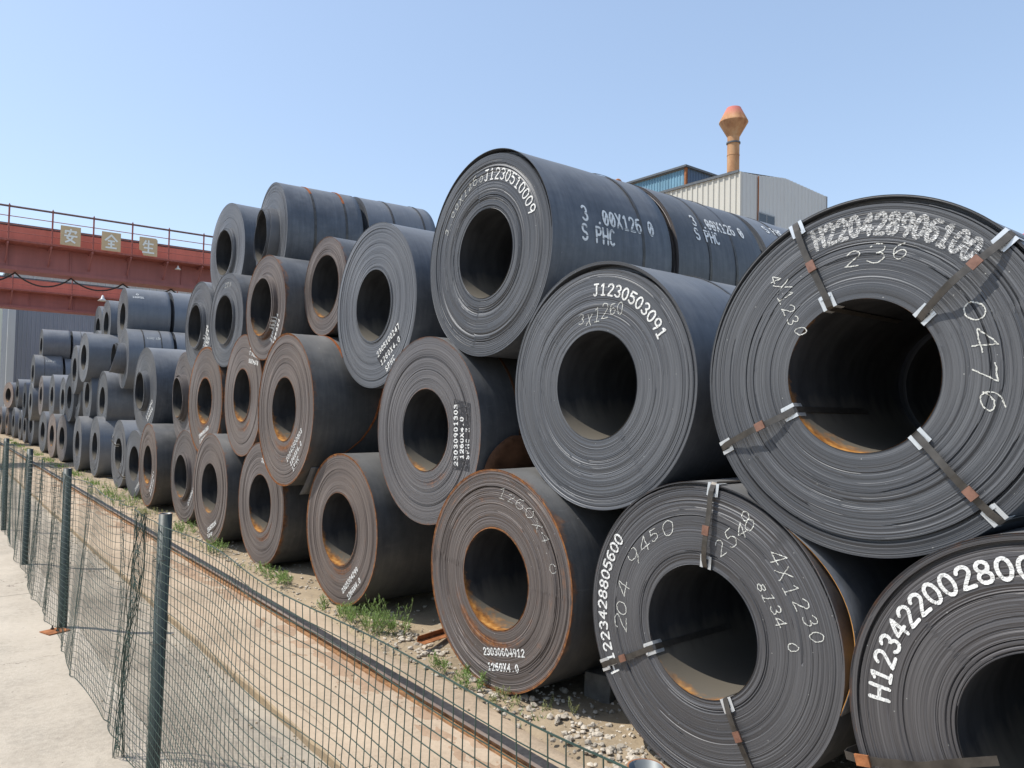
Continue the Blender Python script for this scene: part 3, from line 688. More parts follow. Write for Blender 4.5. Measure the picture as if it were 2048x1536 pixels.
'T5': dict(label='grey third-row coil with scratched chalk on its upper edge', det=2, tone=1.4, tube=(.41, .03), texts=[('line', '125', -.1, .52, .2, .52, .07, .0065, 'chalk')]),
'T6': dict(label='leftmost grey third-row coil of the near stack, with print low on its end', det=2, tone=1.4, tube=(.43, .07),
  texts=[('line', '23051006', .33, -.46, .56, -.02, .06, .02, 'dots'), ('line', '1260X4', .42, -.48, .62, -.1, .06, .02, 'dots'), ('line', 'SPHC', .50, -.52, .66, -.22, .06, .02, 'dots')]),
'T7': dict(label='long blue coil with a pipe-like inner tube sticking out toward the far coils', det=1, L=1.12, tube=(.41, .24), tone=1.1, bands=[(.38, 'band'), (.82, 'band')], sidetexts=[('12X0 320', .45, .8, 40, .07, .008, 'chalk')]),
'T8': dict(label='third-row coil with one dark band, left of the tube-ended coil', det=1, L=1.3, tone=1.1, bands=[(.75, 'band')]),
'T9': dict(label='third-row coil hanging low with shiny open end in the far group', det=1, tone=1.35),
'T10': dict(label='low third-row coil beside the shiny open-ended one', det=1, tone=1.1),
'T11': dict(label='far blue coil directly under the top-left coil, against the grey shed', det=1, L=1.07, bands=[(.36, 'band', .02)], sidetexts=[('12X126', .42, .80, 38, .08, .012, 'chalk')]),
'U1': dict(label='highest coil of the left stack with two rusty bands round its side', det=2, tone=1.5, L=1.13, tube=(.43, .13), bands=[(.40, 'band', .034), (.88, 'band', .034), (.40, 'bandrust', .036, (100, 48)), (.88, 'bandrust', .036, (95, 40))]),
'U2': dict(label='high grey-rimmed coil left of the two-banded highest coil', det=2, tone=1.5, tube=(.43, .05), bands=[(.85, 'band')]),
'U3': dict(label='long blue top coil with small white marks, in front of the red crane', det=1, L=1.10, tone=1.0, sidetexts=[('0', .22, .30, 44, .06, .014), ('1X0M26', .12, .42, 36, .06, .012)]),
'U4': dict(label='top coil with a bright glinting rim, left of the long white-marked one', det=1, L=1.1, tone=1.2, sidetexts=[('12', .25, .4, 40, .09, .012, 'chalk')]),
'U5': dict(label='leftmost small top coil under the hanging lamp of the crane', det=1, L=1.1, tone=1.2),
'U6': dict(label='far top-left coil alone against the grey shed', det=1, L=1.07),
}
DET0 = {}
FACES = {}
for k, P in COILS.items():
    s = dict(SPEC[k]); lab = s.pop('label'); g = {'B': GB, 'R': GR, 'T': GT, 'U': GU}[k[0]]
    FACES[k] = (*coil(k, P, lab, g, **s), P)
# ranks standing behind the front one; unseen offset ones added to keep bores dark
def rank(key, n, label, dy=0.0, dz=0.0, L0=None, R=None, **k):
    a, y, z, r, w = COILS[key]; L0 = L0 or SPEC[key].get('L', 1.3); off = (L0+.10)*n
    rr = R or r
    P = (a+off*math.cos(w), y+dy-off*math.sin(w), z+dz, rr, w)
    return coil(key+'r%d' % n, P, label, 'steel coils in the ranks behind the front one', **k)
rank('T1', 1, 'coil painted 3.00X1260 SPHC directly behind the lettered J1230510009 coil', det=2, warm=.5, L=1.3, gaps=((.80, .83, .06, 45, 60),), bands=[(.45, 'band'), (.85, 'band')],
     sidetexts=[('3 .ØØX126 Ø', .30, 1.10, 27, .115, .02), ('S PHC', .28, .64, 17, .115, .02)])
rank('T1', 2, 'third coil back on the top row, below the cream building wall', L0=1.35, det=1, L=1.3, bands=[(.4, 'band')], sidetexts=[('S PHC', .2, .56, 40, .11, .018)])
rank('R1', 1, 'coil behind the huge strapped one, its side touching the right photo edge', det=1, L=1.3)
rank('R2', 1, 'added light-blocking coil behind the J1230503091 coil', det=0, dy=.42)
rank('R1', 2, 'added light-blocking third-rank coil behind the huge strapped one', L0=1.35, det=0, dy=.45, dz=-.1)
rank('T1', 3, 'light-blocking coil added fourth back on the top row, offset from the three before it', L0=1.35, det=0, dy=.5, dz=-.25)
rank('U1', 2, 'light-blocking coil added third back on the highest row', L0=1.15, det=0, dy=.4, dz=-.3)
rank('T3', 1, 'added light-blocking coil behind the small brown third-row coil', det=0, dy=.3, dz=.1)
rank('T6', 1, 'added light-blocking coil behind the leftmost grey third-row coil', det=0, dy=.4)
rank('R8', 1, 'added light-blocking coil behind the large overhanging coil', det=0, dy=.4)
rank('B7', 1, 'added light-blocking coil behind the thick-tubed bottom coil', det=0, dy=.4)
rank('R7', 1, 'added light-blocking coil behind the dented-tube coil', det=0, dy=-.4)
rank('B8', 1, 'added light-blocking coil behind the copper brown bottom coil', det=0, dy=.4)
rank('U1', 1, 'coil with two faint bands directly behind the highest rusty-banded coil', det=1, L=1.15, bands=[(.42, 'band'), (.95, 'band')])
rank('U2', 1, 'light-blocking coil added behind the grey-rimmed top coil', det=0, L=1.1, dy=-.35, dz=-.2)
rank('U3', 1, 'pale blue coil behind the long white-marked top coil', det=1, L=1.1, tone=1)
rank('T7', 1, 'small pale blue coil behind the tube-ended coil', det=1, L=1.1, dy=.1)
rank('U6', 1, 'coil directly behind the far top-left coil', det=1, L=1.07, bands=[(.33, 'band', .02)])
rank('T11', 1, 'narrow coil right behind the one under the top-left coil', det=0, L=1.07, dz=-.1)
rank('T2', 1, 'added light-blocking coil behind the shiny grey coil', det=0, dy=.45)
rank('R13', 1, 'small pale coil end peeping over the far second row', det=0, dz=.12)
for kk, lab in (('B1', 'added light-blocking coil in the gap left of the corner coil'), ('B2', 'added light-blocking coil behind the chalked 204 9450 coil'), ('B3', 'added light-blocking coil behind the rusty printed coil'),
                ('R3', 'added light-blocking coil behind the upright-printed coil'), ('B4', 'added light-blocking coil behind the weed-footed brown coil'), ('R4', 'added light-blocking coil behind the big rust-rimmed coil'),
                ('B5', 'added light-blocking coil behind the wide orange-bored coil'), ('B6', 'added light-blocking coil behind the fifth fence coil'), ('R5', 'added light-blocking coil behind the upside-down-printed coil'),
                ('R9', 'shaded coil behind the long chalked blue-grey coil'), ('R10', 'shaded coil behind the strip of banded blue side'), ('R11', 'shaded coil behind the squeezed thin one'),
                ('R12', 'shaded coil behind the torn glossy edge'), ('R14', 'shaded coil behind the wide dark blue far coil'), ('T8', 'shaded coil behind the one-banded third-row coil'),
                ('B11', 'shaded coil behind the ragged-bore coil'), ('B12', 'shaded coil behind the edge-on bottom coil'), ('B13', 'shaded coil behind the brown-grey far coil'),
                ('T4', 'added light-blocking coil behind the orange-strapped third-row coil'), ('R6', 'added light-blocking coil behind the orange-stained print'), ('T5', 'added light-blocking coil behind the scratched grey one')):
    rank(kk, 1, lab, det=0, tone=.8, dy=.42, dz=(.0 if kk[0] == 'B' else .15))  # near ones added to block light through gaps and bores; far ones fill gaps

# ---- loose sheet ends and hanging straps (parts of their coils)
def curved_sheet(root, R, th0, th1, x0, x1, lift, mat, name, taper=0, bulge=False, corner=0):
    mb = MB(); n = 24; k = 10; vs = []
    for i in range(n+1):
        u = i/n; th = R_(th0+(th1-th0)*u)
        for j in range(k+1):
            v = j/k; xx = x0+(x1-x0)*v; r = R+.004+(lift*math.sin(math.pi*u)**1.3 if bulge else lift*u**1.5)
            xx2 = x0+(xx-x0)*(1-taper*u*u)
            if corner: xx2 = xx+(x1-xx)*(corner/(x1-x0))*max(0, (u-.6)/.4)**3
            vs.append((xx2, -r*math.cos(th), r*math.sin(th)))
    mb.add(vs, [(i*(k+1)+j, (i+1)*(k+1)+j, (i+1)*(k+1)+j+1, i*(k+1)+j+1) for i in range(n) for j in range(k)])
    o = mb.build(name, mat, root, True); o.location = (0, 0, root.get('axis_z', R)) if False else (0, 0, COILS_Z[root.name])
    m_ = o.modifiers.new('thickness', 'SOLIDIFY'); m_.thickness = .004; m_.offset = 1
    return o
COILS_Z = {v[0].name: COILS[k][3] for k, v in FACES.items()}
def rooted(k): return FACES[k][0]
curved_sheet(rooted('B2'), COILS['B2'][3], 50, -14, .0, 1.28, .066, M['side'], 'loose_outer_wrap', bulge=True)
curved_sheet(rooted('B2'), COILS['B2'][3]-.0045, 50, -14, .003, 1.28, .066, M['rustorange'], 'rusted_underside', bulge=True)
curved_sheet(rooted('R3'), COILS['R3'][3], -52, -1, .06, 1.2, .055, M['rustdark'], 'loose_sheet_end', 0, corner=.22)
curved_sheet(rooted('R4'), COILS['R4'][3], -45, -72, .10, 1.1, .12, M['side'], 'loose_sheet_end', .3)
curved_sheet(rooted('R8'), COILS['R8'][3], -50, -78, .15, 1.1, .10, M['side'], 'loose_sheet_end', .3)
# hanging rusty strap below the big rust-rimmed coil's band
def cyl_pt(k, x, phi, lift=.0):
    R = COILS[k][3]; a = R_(phi); return (x, -(R+lift)*math.cos(a), (R+lift)*math.sin(a)+R)
path = [(1.00, 62, .004), (.99, 50, .006), (.98, 42, .012), (.93, 33, .035), (.87, 23, .05), (.82, 13, .055), (.775, 4, .05), (.73, -5, .04), (.67, -13, .03), (.60, -21, .02), (.50, -28, .012), (.40, -34, .008)]
ribbon([Vector(cyl_pt('R4', *p)) for p in path], (1, 0, .25), .030).build('hanging_strap', M['bandrust'], rooted('R4'))
ribbon([Vector(cyl_pt('R3', .425, p, .008)) for p in range(64, -44, -4)], (1, 0, 0), .028).build('rusty_strap', M['rustdark'], rooted('R3'))
# loose strap across the corner coil
F = FACES['B1'][1]; r = rooted('B1'); R = COILS['B1'][3]
pp = [(.10, .842, -.300), (.02, .862, -.308), (-.012, .86, -.312), (-.022, .80, -.305), (-.035, .68, -.275), (-.05, .5, -.22), (-.062, .36, -.15), (-.075, .20, -.075)]
pp = [Vector((x, y, z+R)) for x, y, z in pp]
ribbon(pp, (0, .28, .96), .038).build('strap_band', M['band'], r)
rb = ribbon([Vector((-.034, .80, -.305+R)), Vector((-.036, .735, -.29+R))], (0, .28, .96), .05, .006); rb.build('band_seal', M['rustp'], r)

# ------------------------------------------------------------------ ground
def sheet(name, x0, x1, y0, y1, z, mat, nx=1, ny=1, f=None, parent=None, kind='structure', smooth=False):
    mb = MB(); vs = []
    for i in range(nx+1):
        for j in range(ny+1):
            x = x0+(x1-x0)*i/nx; y = y0+(y1-y0)*j/ny; vs.append((x, y, z+(f(x, y) if f else 0)))
    mb.add(vs, [(i*(ny+1)+j, (i+1)*(ny+1)+j, (i+1)*(ny+1)+j+1, i*(ny+1)+j+1) for i in range(nx) for j in range(ny)])
    o = mb.build(name, mat, parent, smooth)
    if parent is None: o['kind'] = kind
    return o
g = sheet('ground', -600, 900, -500, 1000, -.16, M['gnd'])
pav = empty('pavement', (0, 0, 0), kind='structure')
ys = [-6, -1.5, 9.72, 15.6, 21.4, 27.2, 33, 45, 60]
for i in range(len(ys)-1):
    mb = MB(); mb.box(-7, 1.22, ys[i]+.006, ys[i+1]-.006, -.15, 0.0); mb.build('concrete_slab', M['walk'], pav)
ch = sheet('channel', 1.222, 2.02, -6, 60, 0, M['chan'], 6, 160, lambda x, y: -.055*min(1, max(0, (x-1.3)/.35))+.004*math.sin(y*3+x*9), smooth=True)
kb = empty('kerb', (0, 0, 0), kind='structure')
y = -6.0; q = random.Random(4)
while y < 60:
    mb = MB(); ln = 2.0; j1, j2 = q.uniform(-.008, .008), q.uniform(-.006, .006)
    n = 12; vs = []
    for i in range(n+1):
        yy = y+.003+(ln-.006)*i/n; e = q.uniform(-.006, .006)
        for (x, z) in ((2.0+j1+e*.6, -.12), (2.0+j1+e*.6, -.006+e), (2.012+j1, .004+e*.3), (2.16, .002), (2.16, -.12)): vs.append((x, yy, z))
    mb.add(vs, [(i*5+a, i*5+a+1, (i+1)*5+a+1, (i+1)*5+a) for i in range(n) for a in range(4)]+[(0, 1, 2, 3, 4), tuple(n*5+a for a in (4, 3, 2, 1, 0))])
    mb.fm = [1 if (k < n*4 and k % 4 >= 2) else 0 for k in range(len(mb.f))]
    mb.build('kerb_stone', [M['kerbp'], M['slab']], kb); y += ln
sheet('rail_bed', 2.16, 3.27, -6, 60, .002, M['slab'], 10, 200, lambda x, y: .004*math.sin(x*5+y*1.7)+.003*math.sin(y*4.3)-.10*max(0, (x-3.2)/.07)*(.5+.5*math.sin(y*2.3))*.6, smooth=True)
from mathutils import noise as mnoise
sheet('dirt_strip', 2.50, 2.838, -1, 22, .004, M['dirt'], 34, 1500, lambda x, y: .012*mnoise.fractal(Vector((x*7, y*4, 0)), 1.0, 2.0, 5)-.012*max(0, (2.70-x)/.2)-.0005, smooth=True)
def gb(x, y): return .02*math.sin(x*3.1+y*2.3)+.014*math.sin(x*7.7-y*5.1)+.008*math.sin(x*17+y*13)-.02
sheet('gravel_bed', 3.15, 14, -4, 60, .0, M['gnd'], 40, 300, lambda x, y: gb(x, y)-(.06 if x < 3.2 else 0), smooth=True)

# crane rail
rail = empty('crane_rail', (2.89, 0, 0), label='long rusty crane rail with polished edge running along the sandy slab', cat='rail')
mb = MB(); mb.box(-.036, .036, -6, 60, .055, .082); mb.build('rail_head', M['railtop'], rail)
mb = MB(); mb.box(-.0395, -.0365, -6, 60, .060, .0815); mb.build('polished_edge', M['railshine'], rail)
mb = MB(); mb.box(-.009, .009, -6, 60, .018, .0549); mb.build('rail_web', M['railrust'], rail)
mb = MB(); mb.box(-.052, .052, -6, 60, .003, .0179); mb.build('rail_foot', M['railrust'], rail)

# gravel
def ico():
    t = (1+5**.5)/2
    v = [Vector(p).normalized() for p in ((-1, t, 0), (1, t, 0), (-1, -t, 0), (1, -t, 0), (0, -1, t), (0, 1, t), (0, -1, -t), (0, 1, -t), (t, 0, -1), (t, 0, 1), (-t, 0, -1), (-t, 0, 1))]
    f = [(0, 11, 5), (0, 5, 1), (0, 1, 7), (0, 7, 10), (0, 10, 11), (1, 5, 9), (5, 11, 4), (11, 10, 2), (10, 7, 6), (7, 1, 8), (3, 9, 4), (3, 4, 2), (3, 2, 6), (3, 6, 8), (3, 8, 9), (4, 9, 5), (2, 4, 11), (6, 2, 10), (8, 6, 7), (9, 8, 1)]
    return v, f
IV, IF = ico()
def stone(mb, q, x, y, z, s):
    sc = Vector((q.uniform(.7, 1.3), q.uniform(.7, 1.3), q.uniform(.5, .9)))*s; a = q.uniform(0, 6.28); ca, sa = math.cos(a), math.sin(a); vs = []
    for p in IV:
        k = q.uniform(.8, 1.15); px, py, pz = p.x*sc.x*k, p.y*sc.y*k, p.z*sc.z*k; vs.append((x+px*ca-py*sa, y+px*sa+py*ca, z+pz))
    mb.add(vs, IF)
q = random.Random(11); mb = MB()
for i in range(5200):
    y = 1.0+q.random()**1.8*32; x = q.gauss(3.55, .20) if q.random() < .7 else q.uniform(3.2, 4.8)
    if x < 3.24: continue
    s = .006+.016*q.random()**2
    if y < 5 and q.random() < .35: s *= 1.7
    stone(mb, q, x, y, gb(x, y)+s*.25, s)
tag(mb.build('gravel', M['stone']), kind='stuff')
q = random.Random(5); mb = MB()
for i in range(110):
    y = q.gauss(3.35, .30); x = q.gauss(3.50, .09)
    if x > 3.24: s = q.uniform(.010, .026); stone(mb, q, x, y, gb(x, y)+s*.5, s)
for i in range(80):
    y = q.gauss(6.0, .35); x = q.gauss(3.62, .10)
    if x > 3.24: s = q.uniform(.012, .03); stone(mb, q, x, y, gb(x, y)+s*.5, s)
tag(mb.build('rubble', M['stone']), kind='stuff')
mb = MB()
for i in range(260):       # crumbs on the walk and slab
    x, y = (q.uniform(-2.5, 1.1), q.uniform(1.5, 14)) if i < 110 else (q.uniform(2.1, 3.2), q.uniform(1.2, 14))
    stone(mb, q, x, y, .006, q.uniform(.003, .008))
for i in range(160):
    x, y = 2.0-abs(q.gauss(0, .12)), q.uniform(1.5, 14); stone(mb, q, x, y, -.05, q.uniform(.004, .012))
tag(mb.build('grit', M['gnd']), kind='stuff')
mb = MB(); mb.box(-.13, .13, -.11, .11, -.03, .19); o = mb.build('concrete_block', M['block'], loc=(4.12, 4.02, -.03)); o.rotation_euler = (0, .05, .3)
bv = o.modifiers.new('bevel', 'BEVEL'); bv.width = .012; bv.segments = 2
tag(o, 'grey concrete chock block in the shade between the rusty coil and the strapped coil', 'block')
mb = MB(); mb.box(-.28, .28, -.045, .045, .0, .006); mb.box(-.28, .28, .039, .045, .006, .05)
o = mb.build('steel_offcut', M['rustp'], loc=(3.78, 5.78, .03)); o.rotation_euler = (.1, .05, .35); tag(o, 'flat rusty orange steel offcut on the stones beside the rusty printed coil', 'scrap steel')
bp = empty('base_plate', (1.04, 8.0, .002), .35, label='brown base plate with bolts at the foot of the second near fence post', cat='plate')
mb = MB(); mb.box(-.11, .08, -.085, .085, 0, .008); mb.build('plate', M['rustp'], bp)
for bx, by in ((-.01, .06), (.05, .05), (-.01, -.03)):
    mb = MB(); mb.tube([(bx, by, .008), (bx, by, .022)], .015, 6); mb.tube([(bx, by, .022), (bx, by, .045)], .007, 6); mb.build('bolt', M['band'], bp)

# ------------------------------------------------------------------ fence
fence = empty('wire_fence', (1.1, 0, 0), label='sagging green welded wire fence on round green posts beside the walkway', cat='fence')
POSTS = [.955, 4.62, 8.10, 11.45, 14.6, 17.8, 21.0, 24.2, 27.4, 30.6]
q = random.Random(8)
for i, py in enumerate(POSTS):
    h = 1.485 if i else 1.458; lx = q.uniform(-.01, .015); mb = MB(); n = 24; R0, R1 = .036, .0325; vs = []
    for (rr, zz) in ((R0, -.1), (R0, h), (R1, h), (R1, h-.5)):
        for j in range(n):
            a = 2*math.pi*j/n; vs.append((rr*math.cos(a)+lx*zz, rr*math.sin(a), zz))
    for k in range(3):
        for j in range(n):
            o_ = len(mb.f)
            mb.f.append((k*n+j, k*n+(j+1) % n, (k+1)*n+(j+1) % n, (k+1)*n+j)); mb.fm.append([0, 2, 1][k])
    mb.v = vs
    mb.build('post', [M['post'], M['postin'], M['rustp']], fence, True, (0, py, 0))
CRE = [(q.uniform(5.1, 30), q.uniform(.03, .09), q.uniform(-.05, .05), q.uniform(-.12, .12)) for _ in range(42)]
CRE += [(y, .05, c, s) for y, c, s in ((5.6, .05, .10), (6.6, -.04, -.05), (9.0, .07, .1), (9.5, -.06, .1), (10.2, .06, -.1), (12.2, .06, .05), (13.0, -.07, .1))]
def fpos(s, z):
    u = z/1.46
    x = -.041-.035*math.sin(s*1.7+.6)*(1-u)-.018*math.sin(s*3.9+z*2.2)
    x -= .10*math.exp(-((s-6.3)/1.0)**2)*(1-u)**1.5+.10*math.exp(-((s-9.6)/.8)**2)*(1-u)**2+.06*math.exp(-((s-2.6)/.8)**2)*(1-u)
    y = s+.012*math.sin(s*5+z*4.3)
    for c, w, a, sl in CRE:
        d = s-(c+sl*(z-.7))
        if abs(d) < 4*w:
            e = math.exp(-(d/w)**2)*(.35+.65*math.sin(min(u*1.3+.35, 1.57*2-.3)) if True else 1); x += a*e; y -= .55*d*e
    for py in POSTS:
        d = abs(s-py)
        if d < .35: 
            k = (1-d/.35)**2; x = x*(1-k)+(-.0405)*k
    zz = z+.010*math.sin(s*2.3+z*5)+.008*math.sin(s*6.1)*(1-u*.5)
    if z > 1.4: zz = z+.012*math.sin(s*2.1)-.01
    return (min(x, -.0385) if any(abs(s-py) < .06 for py in POSTS) else x, y, max(zz, .004))
WR = .0016
for b in range(len(POSTS)-1):
    y0, y1 = POSTS[b], POSTS[b+1]
    if b == 0: y0 -= .02
    near = b < 3; n = 4 if near else 3; mb = MB()
    sp = .05 if b < 6 else .1
    k = int(round((y1-y0)/sp)); nz = 30 if near else 14
    for i in range(k):
        s = y0+(y1-y0)*i/k; s += q.uniform(-.003, .003); kk = q.uniform(-.003, .003)
        mb.tube([fpos(s+kk*math.sin(j*1.3), 1.46*j/nz) for j in range(nz+1)], WR, n, caps=False)
    m_ = max(k//(1 if near else 2), 8); rows = 30 if b < 6 else 15
    for r_i in range(rows):
        z = 1.46*r_i/(rows-1); rr = WR if 0 < r_i < rows-1 else WR*1.5
        mb.tube([fpos(y0+(y1-y0)*j/m_, z) for j in range(m_+1)], rr, n, caps=False)
    mb.build('wire_mesh', M['green'], fence)
# rolled joint of two meshes beside the near post
mb = MB()
for i in range(9):
    ph = q.uniform(0, 6.28); am = q.uniform(.01, .035); base = 4.76+q.uniform(-.03, .07)
    pts = []
    for j in range(37):
        z = 1.47*j/36; u = z/1.47
        pts.append((-.06-.05*(1-u)+am*math.sin(ph+z*5), base+.20*(1-u)**1.4+(.16*math.sin(u*3.14)*(1 if i < 3 else .2))+am*math.cos(ph+z*7)*.8, z))
    mb.tube(pts, .0022, 5, caps=False)
for i in range(46):
    z = q.uniform(.03, 1.45); u = z/1.47; yb = 4.76+.20*(1-u)**1.4; ln = q.uniform(.03, .09)
    mb.tube([(-.07-.05*(1-u), yb-ln*.4, z), (-.085-.05*(1-u), yb+ln*.2, z+q.uniform(-.02, .02)), (-.06-.05*(1-u), yb+ln, z+q.uniform(-.03, .03))], .0018, 4, caps=False)
mb.build('rolled_mesh_joint', M['green'], fence)
for py, z in ((4.62, 1.22), (4.62, .75), (8.1, 1.15), (8.1, .6), (11.45, 1.2), (14.6, 1.2)):
    mb = MB(); mb.tube([(.042*math.cos(a*.6)-.0, .042*math.sin(a*.6), .004*math.sin(a)) for a in range(11)], .0022, 5)
    mb.build('tie_wire', M['band'], fence, loc=(0, py, z))

# ------------------------------------------------------------------ plants
def weed(x, y, n, h, spread, seed, label, mat='leaf', z=0.0, lw=.012, ll=.06, name='weed', per=14):
    q = random.Random(seed); lf = MB(); stm = MB()
    for i in range(n):
        a = q.uniform(0, 6.28); d = spread*q.random()**.7; bx, by = d*math.cos(a), d*math.sin(a)*1.6
        hh = h*q.uniform(.45, 1.05)*(1.15-.6*(d/spread)); lean = Vector((q.uniform(-.35, .15)+bx*2, q.uniform(-.4, .4)+by*2, 1)).normalized()
        pts = [Vector((bx, by, 0))+lean*hh*t+Vector((.02*math.sin(t*4+a), .02*math.cos(t*3+a), 0)) for t in (0, .33, .66, 1)]
        stm.tube(pts, [.003, .0026, .002, .001], 4)
        for k in range(per):
            t = .12+.88*k/per; p = pts[0].lerp(pts[3], t); b = k*2.4+a; el = q.uniform(.2, 1.0)+.5*t; L_ = ll*(1.15-.55*t)*q.uniform(.7, 1.25)
            dr = Vector((math.cos(b)*math.cos(el), math.sin(b)*math.cos(el), math.sin(el))); sd = dr.cross(Vector((0, 0, 1))).normalized()*lw*q.uniform(.7, 1.2)*(1.1-.4*t)
            mid = p+dr*L_*.5+Vector((0, 0, .004)); tip = p+dr*L_-Vector((0, 0, L_*.18))
            lf.add([p, mid+sd*.5, tip, mid-sd*.5], [(0, 1, 2, 3)])
    r = empty(name, (x, y, z), label=label, cat='weed', group='weeds at the foot of the coils')
    lf.build('leaves', M[mat], r); stm.build('stems', M['stem'], r)
weed(3.46, 6.50, 48, .31, .19, 1, 'bushy green weed clump right of the brown weed-footed coil', per=13, ll=.10, lw=.009)
weed(3.60, 6.20, 9, .40, .09, 2, 'tallest weed, thin spiky stalks rising beside the bushy clump', per=16, ll=.09, lw=.008)
weed(3.36, 7.35, 6, .20, .05, 3, 'small upright weed in front of the printed end of the brown coil', per=16)
weed(3.42, 6.95, 22, .14, .12, 13, 'low weed between the small upright one and the bushy clump', per=14)
weed(3.42, 8.75, 30, .16, .16, 4, 'weed clump under the wide orange-bored coil', per=14)
weed(3.45, 9.3, 16, .15, .13, 14, 'thin weed just left of the clump under the orange-bored coil', per=12)
weed(3.40, 11.1, 30, .20, .20, 5, 'leafy weed at the foot of the slanting-print coil', per=14)
weed(3.45, 13.0, 34, .26, .25, 6, 'round light green weed in front of the thick-tubed coil', per=14)
weed(3.42, 15.2, 30, .16, .3, 7, 'yellowish low weed beside the copper brown coil', 'leafdry', per=12)
weed(3.40, 17.0, 34, .26, .35, 8, 'weed patch below the small slate grey coil', per=12)
weed(3.40, 19.0, 34, .34, .4, 9, 'taller weed by the coil with the torn strap', per=12)
weed(3.40, 4.75, 18, .13, .14, 10, 'weeds hugging the lower edge of the rusty printed coil', per=14)
weed(3.36, 5.1, 8, .18, .06, 15, 'spiky weed covering part of the second print line', per=16)
weed(3.42, 4.35, 16, .08, .14, 12, 'pale creeping weed at the right foot of the rusty printed coil', 'leafdry', per=10, ll=.04)
weed(3.62, 3.83, 2, .24, .02, 16, 'single stalk with narrow leaves in front of the concrete block', 'leafdry', per=24, ll=.035, lw=.011)
weed(3.58, 4.02, 4, .11, .05, 17, 'tiny pale plant left of the single stalk', 'leafdry', per=9, ll=.025)
q = random.Random(77); mb = MB()
for i in range(3600):
    y = q.uniform(3.9, 46); x = 3.38+q.gauss(0, .09)+(.12 if y > 20 else 0)
    if math.sin(y*2.1)+math.sin(y*5.3) < (.9 if y < 16 else .1): continue
    h = q.uniform(.02, .07)*(1 if y < 16 else 1.9); a = q.uniform(0, 6.28); w = .004*(1 if y < 16 else 2.5)
    dx, dy = math.cos(a)*w, math.sin(a)*w; lx, ly = q.gauss(0, .02), q.gauss(0, .02)
    mb.add([(x-dx, y-dy, -.01), (x+dx, y+dy, -.01), (x+lx, y+ly, h)], [(0, 1, 2)])
tag(mb.build('grass', M['leaf']), kind='stuff')

# ------------------------------------------------------------------ gantry cranes
def girder(y, zt, zb, x0, x1, label, signs=False, pitch=1.265, xs=2.06):
    g = empty('crane_girder', (0, y, zb), label=label, cat='crane')
    H = zt-zb
    mb = MB(); mb.box(x0, x1, .0, .9, .12, H-.06); mb.build('girder_web', M['maroon'], g)
    mb = MB(); mb.box(x0, x1, -.06, .96, 0, .118); mb.build('bottom_flange', M['maroon'], g)
    mb = MB(); mb.box(x0, x1, -.06, .96, H-.058, H+.02); mb.build('top_flange', M['roof'], g)
    mb = MB(); mb.box(x0, x1, -.75, -.002, H-.72, H-.66); mb.build('walkway', M['railred'], g)
    mb = MB(); mb.box(x0, x1, -.035, -.002, H-.655, H-.075); mb.build('kick_panel', M['red'], g)
    for zz, rr in ((.45, .035), (.12, .014), (-.16, .012), (-.42, .012)):
        mb = MB(); mb.tube([(x0, -.75, H+zz), (x1, -.75, H+zz)], rr, 6); mb.build('handrail', M['raildark'] if zz > .4 else M['railred'], g)
    mb = MB(); mb.box(-.02, .02, -.045, -.0025, .12, H-.74); st0 = None
    for i in range(int((x1-x0)/1.9)):
        if st0 is None: st0 = mb.build('stiffener', M['maroon'], g, loc=(x0+1, 0, 0))
        else: c = st0.copy(); COL.objects.link(c); c.location.x = x0+1+i*1.9
    k = math.ceil((x0-xs)/pitch); x = xs+k*pitch; post = brk = None
    while x < x1:
        if post is None:
            mb = MB(); mb.tube([(0, 0, -.70), (0, 0, .50)], .028, 6); mb.add([(-.05, 0, .44), (.05, 0, .44), (0, 0, .56), (0, .04, .5)], [(0, 1, 2), (1, 3, 2), (3, 0, 2)])
            post = mb.build('handrail_post', M['railred'], g, loc=(x, -.75, H))
            mb = MB(); mb.box(-.03, .03, -.70, -.002, -.80, -.725); mb.tube([(0, -.68, -.78), (0, -.02, -1.35)], .025, 5); brk = mb.build('bracket', M['maroon'], g, loc=(x, 0, H))
        else:
            p2 = post.copy(); COL.objects.link(p2); p2.location.x = x; b2 = brk.copy(); COL.objects.link(b2); b2.location.x = x
        x += pitch
    return g, H
g1, H1 = girder(31, 8.2, 6.6, -16, 19, 'near red crane girder with handrail carrying three ochre signs')
g2, H2 = girder(44, 8.12, 6.62, -16, 23, 'farther red crane girder seen below the near one', xs=3.2, pitch=2.5)
# festoon cable under the first girder
mb = MB(); 
for x0 in np.arange(-4.5, 18, 1.72):
    pts = [(x0+1.72*u, .45, -.02-.36*math.sin(math.pi*u)**.8*(1+.15*math.sin(x0*3))) for u in [i/10 for i in range(11)]]; mb.tube(pts, .028, 5)
mb.build('festoon_cable', M['cable'], g1)
